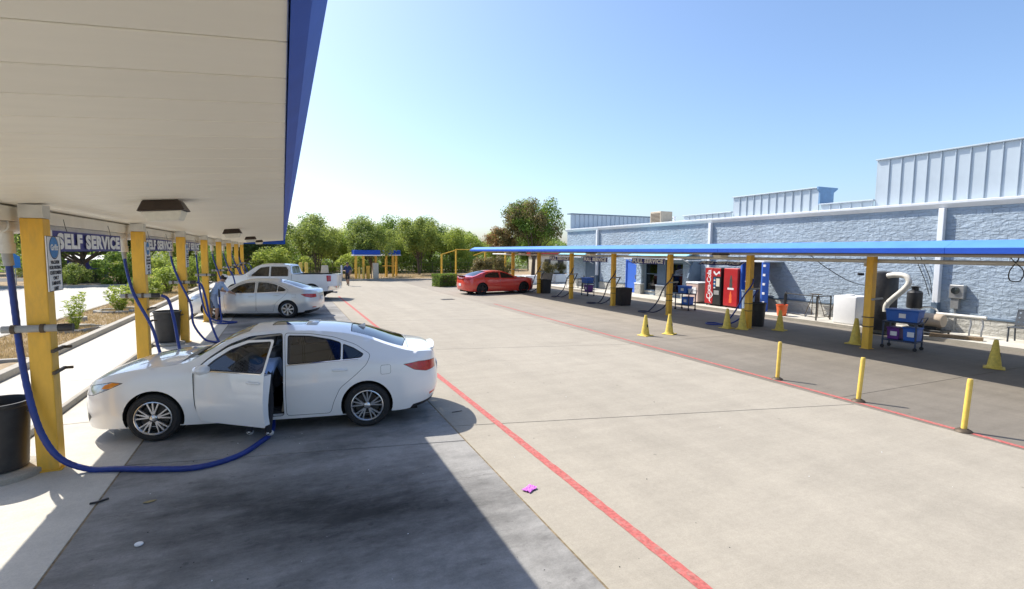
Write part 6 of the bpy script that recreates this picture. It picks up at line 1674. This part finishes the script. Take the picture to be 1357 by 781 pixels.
# ================================================================ structures at the back
t = thing('wire_fence', 'low dark wire fence along the back strip in front of the tree line', 'fence', (0, 58.2, .08))
for i in range(27): q = MB(); q.cyl((-26+2.2*i, 0, 0), (-26+2.2*i, 0, 1.25), .03, n=6); q.build('post', M['rust'], t)
for z in (.3, .75, 1.22): q = MB(); q.tube([(-26, .0, z), (31.2, 0, z)], .018, 5); q.build('wire_rail', M['rust'], t)
M['cream'] = mat('cream_box', (.62, .56, .44), .6, var=.08)
def pay(loc, w, lab, posts):
    t = thing('pay_station', lab, 'pay station', loc, 0, 'pay stations at the back of the lot')
    q = MB(); q.box(-w/2, w/2, -.9, .9, 2.20, 2.62); q.build('roof', M['blue'], t, bevel=.03)
    q = MB(); q.box(-w/2-.05, w/2+.05, -.95, .95, 2.10, 2.196); q.build('soffit', M['white'], t)
    for (x, y) in posts: q = MB(); q.box(x-.10, x+.10, y-.10, y+.10, 0, 2.098); q.build('post', M['yellow'], t)
    return t
p = pay((6.9, 48.3, .08), 2.3, 'left blue roofed pay station on yellow posts', ((-.95, -.5), (-.30, -.5), (.95, .5)))
q = MB(); q.box(.55, 1.05, -.45, .2, 0, 1.45); q.build('kiosk', M['cream'], p, bevel=.02)
q = MB(); q.box(-.05, .25, -.6, -.4, 0, 1.2); q.build('bollard_panel', M['yellow'], p)
p = pay((9.75, 51.3, .08), 1.5, 'right blue roofed pay station on yellow posts', ((-.55, -.4), (.10, -.4), (.6, .5)))
q = MB(); q.box(-.9, .3, -.45, -.40, 1.05, 1.15); q.build('cross_bar', M['yellow'], p)
for i, (x, y, h, lab, m) in enumerate(((6.2, 47.6, 1.1, 'short yellow bollard left of the two before the pay station', 'bollard_yellow'), (6.55, 47.6, 1.1, 'short yellow bollard right of the two before the pay station', 'bollard_yellow'), (4.75, 48.2, 1.25, 'slim white bollard left of the pay station', 'white'), (1.30, 46.2, 1.55, 'left yellow bollard of the pair behind the pickup bed', 'bollard_yellow'), (1.75, 46.2, 1.55, 'right yellow bollard of the pair behind the pickup bed', 'bollard_yellow'))):
    t = thing('bollard', lab, 'bollard', (x, y, .08), 0, 'bollards at the back of the lot')
    rr = .13 if 'pair' in lab else .085
    q = MB(); q.lathe([(rr, 0), (rr, h-.06), (rr*.8, h-.01), (0, h)], 16); q.build('tube', M[m], t, smooth=40)
    q = MB(); q.lathe([(rr*1.35, 0), (rr*1.35, .03), (rr, .035)], 16); q.build('base', M['kerb'], t, smooth=40)
q = MB(); q.prism_y([(-.42, 0), (.42, 0), (.30, 1.25), (-.22, 1.25)], -.06, .06); o = q.build('white_board', M['cream'], bevel=.015); o.location = (3.3, 48.2, .08); tag(o, 'pale upright board standing behind the pickup bed', 'board')
# bare yellow frame at the far end of the right canopy
t = thing('pergola', 'bare yellow steel pergola frame beyond the far end of the right canopy', 'pergola', (13.0, 41.0, 0))
PP = [(-.9, .6), (.35, .6), (3.0, .6), (4.9, .6)]; HH = [2.35, 2.75, 2.6, 2.6]
for (x, y), h in zip(PP, HH): q = MB(); q.box(x-.06, x+.06, y-.06, y+.06, 0, h); q.build('post', M['yellow'], t)
for (a, b, za, zb) in (((-.98, .6), (.43, .6), 2.36, 2.78), ((.27, .6), (3.1, .6), 2.80, 2.80), ((1.9, .6), (3.1, .6), 2.30, 2.70), ((3.0, .6), (4.95, .6), 2.64, 2.64)):
    q = MB(); q.tube([(a[0], a[1], za), (b[0], b[1], zb)], .035, 4); q.build('beam', M['yellow'], t)
# big planters and white blocks beyond the far canopy end
def pot(loc, lab, s, seed):
    t = thing('planter_pot', lab, 'planter', loc, 0, 'pots beyond the right canopy')
    q = MB(); q.lathe([(0, 0), (.40*s, 0), (.55*s, .75*s), (.60*s, .75*s), (.60*s, .84*s), (.52*s, .84*s), (.50*s, .74*s), (0, .72*s)], 20); q.build('pot', mat('dark_pot', (.10, .085, .07), .8, var=.15), t, smooth=35)
    mb, tp = crown_mesh(seed, (0, 0, 1.35*s), (.75*s, .75*s, .6*s), 16, 1500, .12, .3, .35); mb.build('foliage', M['lf_olive'], t)
pot((20.6, 38.9, 0), 'dark tapered planter pot with a shrub left of the shop corner', 1.0, 5)
pot((23.0, 41.0, 0), 'dark tapered planter pot with a shrub half hidden behind the far post', .9, 6)
for (x, y, lab) in ((18.6, 38.0, 'white concrete block left of the dark planter pot'), (22.2, 39.4, 'white concrete block right of the dark planter pot')):
    q = MB(); q.prism_y([(-.75, 0), (.75, 0), (.6, .7), (-.6, .7)], -.3, .3); o = q.build('concrete_block', M['signwhite'], bevel=.03); o.location = (x, y, 0); o.rotation_euler = (0, 0, .1); tag(o, lab, 'block', 'white blocks beyond the canopy')
t = thing('red_kiosk', 'small pale kiosk with red roof band seen far under the right canopy', 'kiosk', (30.2, 56.5, .08))
q = MB(); q.box(-2.2, 2.2, -1.2, 1.2, 0, 2.1); q.build('wall', M['cream'], t)
q = MB(); q.box(-2.4, 2.4, -1.4, 1.4, 2.103, 2.65); q.build('roof_band', M['vred'], t)
for x in (-1.2, .6): q = MB(); q.box(x, x+.8, -1.23, -1.203, .7, 1.7); q.build('window', M['shopdark'], t)
# blue road sign in the left background
t = thing('road_sign', 'small blue road sign on a thin pole in the left background', 'road sign', (-17.0, 46.5, .08))
q = MB(); q.cyl((0, 0, 0), (0, 0, 2.1), .03, n=8); q.build('pole', M['steel'], t)
q = MB(); q.prism_y([(-.30, 1.2), (.30, 1.2), (.30, 1.95), (0, 2.2), (-.30, 1.95)], -.03, -.05-.0); q.build('plate', M['noticeblue'], t)
# pale low wall and blue shed far left
t = thing('blue_shed', 'small dark blue shed behind the hedge in the left background', 'shed', (-15.6, 56, .08))
q = MB(); q.box(-1.2, 1.2, -.8, .8, 0, 1.6); q.build('wall', M['signblue'], t)
q = MB(); q.prism_x([(-.95, 1.603), (.95, 1.603), (0, 2.0)], -1.3, 1.3); q.build('roof', M['bluegrey'], t)

# ================================================================ people
def person(name, label, loc, rz, J, seg, zones, mats, hair=None, cap=None, scale=1.):
    """J joints {name:(x,y,z,r)}, seg edges, zones maps segment -> material index"""
    names = list(J); idx = {n: i for i, n in enumerate(names)}
    me = bpy.data.meshes.new('person_cage'); me.from_pydata([J[n][:3] for n in names], [(idx[a], idx[b]) for a, b in seg], [])
    ob = bpy.data.objects.new('person_cage', me); COL.objects.link(ob)
    md = ob.modifiers.new('k', 'SKIN'); md.use_smooth_shade = True
    for i, n in enumerate(names):
        r = J[n][3]; me.skin_vertices[0].data[i].radius = (r, r) if not isinstance(r, tuple) else r
        me.skin_vertices[0].data[i].use_root = (n == 'pelvis')
    sb = ob.modifiers.new('s', 'SUBSURF'); sb.levels = 2; sb.render_levels = 2
    dg = bpy.context.evaluated_depsgraph_get(); m2 = bpy.data.meshes.new_from_object(ob.evaluated_get(dg))
    bpy.data.objects.remove(ob)
    m2.materials.clear()
    for m_ in mats: m2.materials.append(m_)
    segs = [(Vector(J[a][:3]), Vector(J[b][:3]), zones.get((a, b), 0)) for a, b in seg]
    for p in m2.polygons:
        c = p.center; best = 1e9
        for a, b, z in segs:
            d = b-a; t_ = max(0, min(1, (c-a).dot(d)/max(1e-9, d.length_squared))); dd = (c-(a+d*t_)).length
            if dd < best: best = dd; p.material_index = z
        p.use_smooth = True
    t = thing(name, label, 'person', loc, rz, 'people at the car wash'); t.scale = (scale,)*3
    o = bpy.data.objects.new('body', m2); COL.objects.link(o); o.parent = t
    hd = Vector(J['head'][:3])
    fw = Vector(J['face'][:3])-hd
    if hair:
        q = MB(); q.lathe([(.0, .105), (.06, .098), (.094, .06), (.104, .01), (.10, -.03), (.085, -.07)], 16); ho = q.build('hair', hair, t, smooth=60)
        ho.location = hd+Vector((0, 0, .025))-fw.normalized()*.018
    if cap:
        q = MB(); q.lathe([(.0, .115), (.06, .108), (.10, .07), (.112, .02), (.108, .005)], 18); q.lathe([(.10, .012), (.19, .0)], 8, a0=-.8, a1=.8); co = q.build('cap', cap, t, smooth=60)
        co.location = hd+Vector((0, 0, .035)); co.rotation_euler = (0, .3, atan2(fw.y, fw.x))
    return t
M['skin'] = mat('skin', (.42, .25, .17), .55, var=.06, scale=8)
M['skin2'] = mat('skin_dark', (.28, .16, .11), .55, var=.06, scale=8)
M['shirt_lb'] = mat('light_blue_cloth', (.30, .42, .66), .85, var=.12, scale=7, bump=.2)
M['shirt_nv'] = mat('navy_cloth', (.03, .045, .14), .85, var=.15, scale=7, bump=.2)
M['pants_bk'] = mat('dark_cloth', (.022, .022, .026), .85, var=.15, scale=7)
M['shorts_gb'] = mat('grey_blue_shorts', (.22, .28, .42), .85, var=.12, scale=7)
M['hair'] = mat('dark_hair', (.015, .011, .008), .6, var=.2, scale=20)
M['shoe'] = mat('shoe_dark', (.03, .03, .035), .6, var=.15)
M['shoewhite'] = mat('shoe_white', (.70, .68, .66), .6, var=.06)
SEG = [('pelvis', 'waist'), ('waist', 'chest'), ('chest', 'neck'), ('neck', 'head'), ('head', 'crown'), ('head', 'face'),
       ('chest', 'ls'), ('ls', 'le'), ('le', 'lw'), ('lw', 'lp'), ('chest', 'rs'), ('rs', 're'), ('re', 'rw'), ('rw', 'rp'),
       ('pelvis', 'lh'), ('lh', 'lk'), ('lk', 'la'), ('la', 'lt'), ('pelvis', 'rh'), ('rh', 'rk'), ('rk', 'ra'), ('ra', 'rt')]
def hands(J, seg):
    for s in 'lr':
        w = Vector(J[s+'w'][:3]); p = Vector(J[s+'p'][:3]); d = (p-w).normalized(); side = d.orthogonal().normalized()
        for i, L_ in enumerate((.070, .080, .074, .060)):
            a = p+side*(i-1.5)*.021; b = a+d*L_*.55+Vector((0, 0, -.01)); c = b+d*L_*.35+Vector((0, 0, -.03))
            J['%sf%da' % (s, i)] = (*b, .009); J['%sf%db' % (s, i)] = (*c, .008)
            seg += [(s+'p', '%sf%da' % (s, i)), ('%sf%da' % (s, i), '%sf%db' % (s, i))]
        th = w.lerp(p, .4)+side*.05+d*.03; J[s+'th'] = (*th, .010); seg.append((s+'w', s+'th'))
def zones_for(seg, top, bottom, short_sleeve=True, shorts=True, skin=0, shirt=1, legs=2, shoe=3):
    z = {}
    for a, b in seg:
        k = skin
        if b in ('waist', 'chest') or b in ('ls', 'rs'): k = shirt
        if (a, b) in (('ls', 'le'), ('rs', 're')): k = shirt
        if (a, b) in (('le', 'lw'), ('re', 'rw')) and not short_sleeve: k = shirt
        if b in ('lh', 'rh') or (a, b) in (('lh', 'lk'), ('rh', 'rk')): k = legs
        if (a, b) in (('lk', 'la'), ('rk', 'ra')) and not shorts: k = legs
        if b in ('lt', 'rt'): k = shoe
        z[(a, b)] = k
    return z
# man bending over the bonnet of the silver sedan (x is forward)
J = dict(pelvis=(-.02, 0, .90, (.155, .135)), waist=(.08, 0, 1.06, (.15, .12)), chest=(.26, 0, 1.30, (.165, .12)), neck=(.38, 0, 1.44, .06), head=(.46, 0, 1.54, .088), crown=(.49, 0, 1.63, .075), face=(.55, 0, 1.52, .045),
    ls=(.27, .19, 1.33, .065), le=(.42, .27, 1.10, .050), lw=(.64, .20, 1.02, .036), lp=(.72, .18, 1.00, .032), rs=(.27, -.19, 1.33, .065), re=(.40, -.27, 1.08, .050), rw=(.62, -.20, .98, .036), rp=(.70, -.18, .96, .032),
    lh=(-.02, .10, .84, .105), lk=(.02, .13, .48, .066), la=(-.05, .14, .09, .046), lt=(.12, .15, .045, .042), rh=(-.02, -.10, .84, .105), rk=(.06, -.13, .48, .066), ra=(.02, -.14, .09, .046), rt=(.19, -.15, .045, .042))
sg = list(SEG); hands(J, sg)
person('person', 'man in light blue shirt, shorts and white cap bending over the silver sedan', (-2.42, 21.72, .0), radians(38), J, sg, zones_for(sg, 0, 0), [M['skin'], M['shirt_lb'], M['shorts_gb'], M['shoe']], hair=M['hair'], cap=M['signwhite'], scale=1.02)
# person walking towards the camera at the back of the lot
J = dict(pelvis=(0, 0, .95, (.15, .13)), waist=(.01, 0, 1.12, (.15, .115)), chest=(.02, 0, 1.36, (.17, .12)), neck=(.03, 0, 1.53, .058), head=(.045, 0, 1.64, .088), crown=(.04, 0, 1.73, .075), face=(.13, 0, 1.62, .045),
    ls=(.02, .20, 1.42, .065), le=(-.08, .27, 1.14, .050), lw=(.10, .25, .96, .036), lp=(.15, .24, .89, .032), rs=(.02, -.20, 1.42, .065), re=(.06, -.28, 1.14, .050), rw=(.24, -.16, 1.12, .036), rp=(.30, -.10, 1.13, .032),
    lh=(.0, .10, .88, .105), lk=(.20, .11, .50, .066), la=(.16, .11, .10, .046), lt=(.33, .12, .055, .042), rh=(0, -.10, .88, .105), rk=(-.06, -.11, .48, .066), ra=(-.30, -.11, .14, .046), rt=(-.17, -.12, .05, .042))
sg = list(SEG); hands(J, sg)
person('person', 'person in navy shirt and dark shorts walking across the back of the lot', (4.38, 40.1, 0), radians(-112), J, sg, zones_for(sg, 0, 0), [M['skin2'], M['shirt_nv'], M['pants_bk'], M['shoe']], hair=M['hair'])
# person leaning into the white sedan behind the open door: feet on the ground, torso over the seat
J = dict(pelvis=(0, 0, .86, (.15, .14)), waist=(.20, 0, .95, (.145, .12)), chest=(.44, 0, 1.02, (.16, .12)), neck=(.60, 0, 1.02, .058), head=(.70, 0, 1.02, .088), crown=(.77, 0, 1.06, .075), face=(.74, 0, .93, .045),
    ls=(.46, .18, 1.02, .065), le=(.60, .24, .78, .048), lw=(.78, .16, .66, .036), lp=(.86, .14, .65, .032), rs=(.46, -.18, 1.02, .065), re=(.58, -.24, .76, .048), rw=(.76, -.18, .64, .036), rp=(.84, -.16, .63, .032),
    lh=(-.02, .10, .80, .10), lk=(.10, .12, .46, .064), la=(-.06, .13, .10, .046), lt=(.10, .14, .05, .042), rh=(-.02, -.10, .80, .10), rk=(.02, -.13, .45, .064), ra=(-.16, -.14, .10, .046), rt=(.00, -.16, .05, .042))
sg = list(SEG); hands(J, sg)
cz, sz = cos(radians(169.71)), sin(radians(169.71))
lx, ly = -1.36, 1.0
person('person', 'person in pale blue shirt leaning into the white sedan behind its open door', (-1.5237+lx*cz-ly*sz, 9.1231+lx*sz+ly*cz, 0), radians(169.71-90), J, sg, zones_for(sg, 0, 0, shorts=False), [M['skin'], M['shirt_lb'], M['pants_bk'], M['shoewhite']], hair=M['hair'], scale=.98)
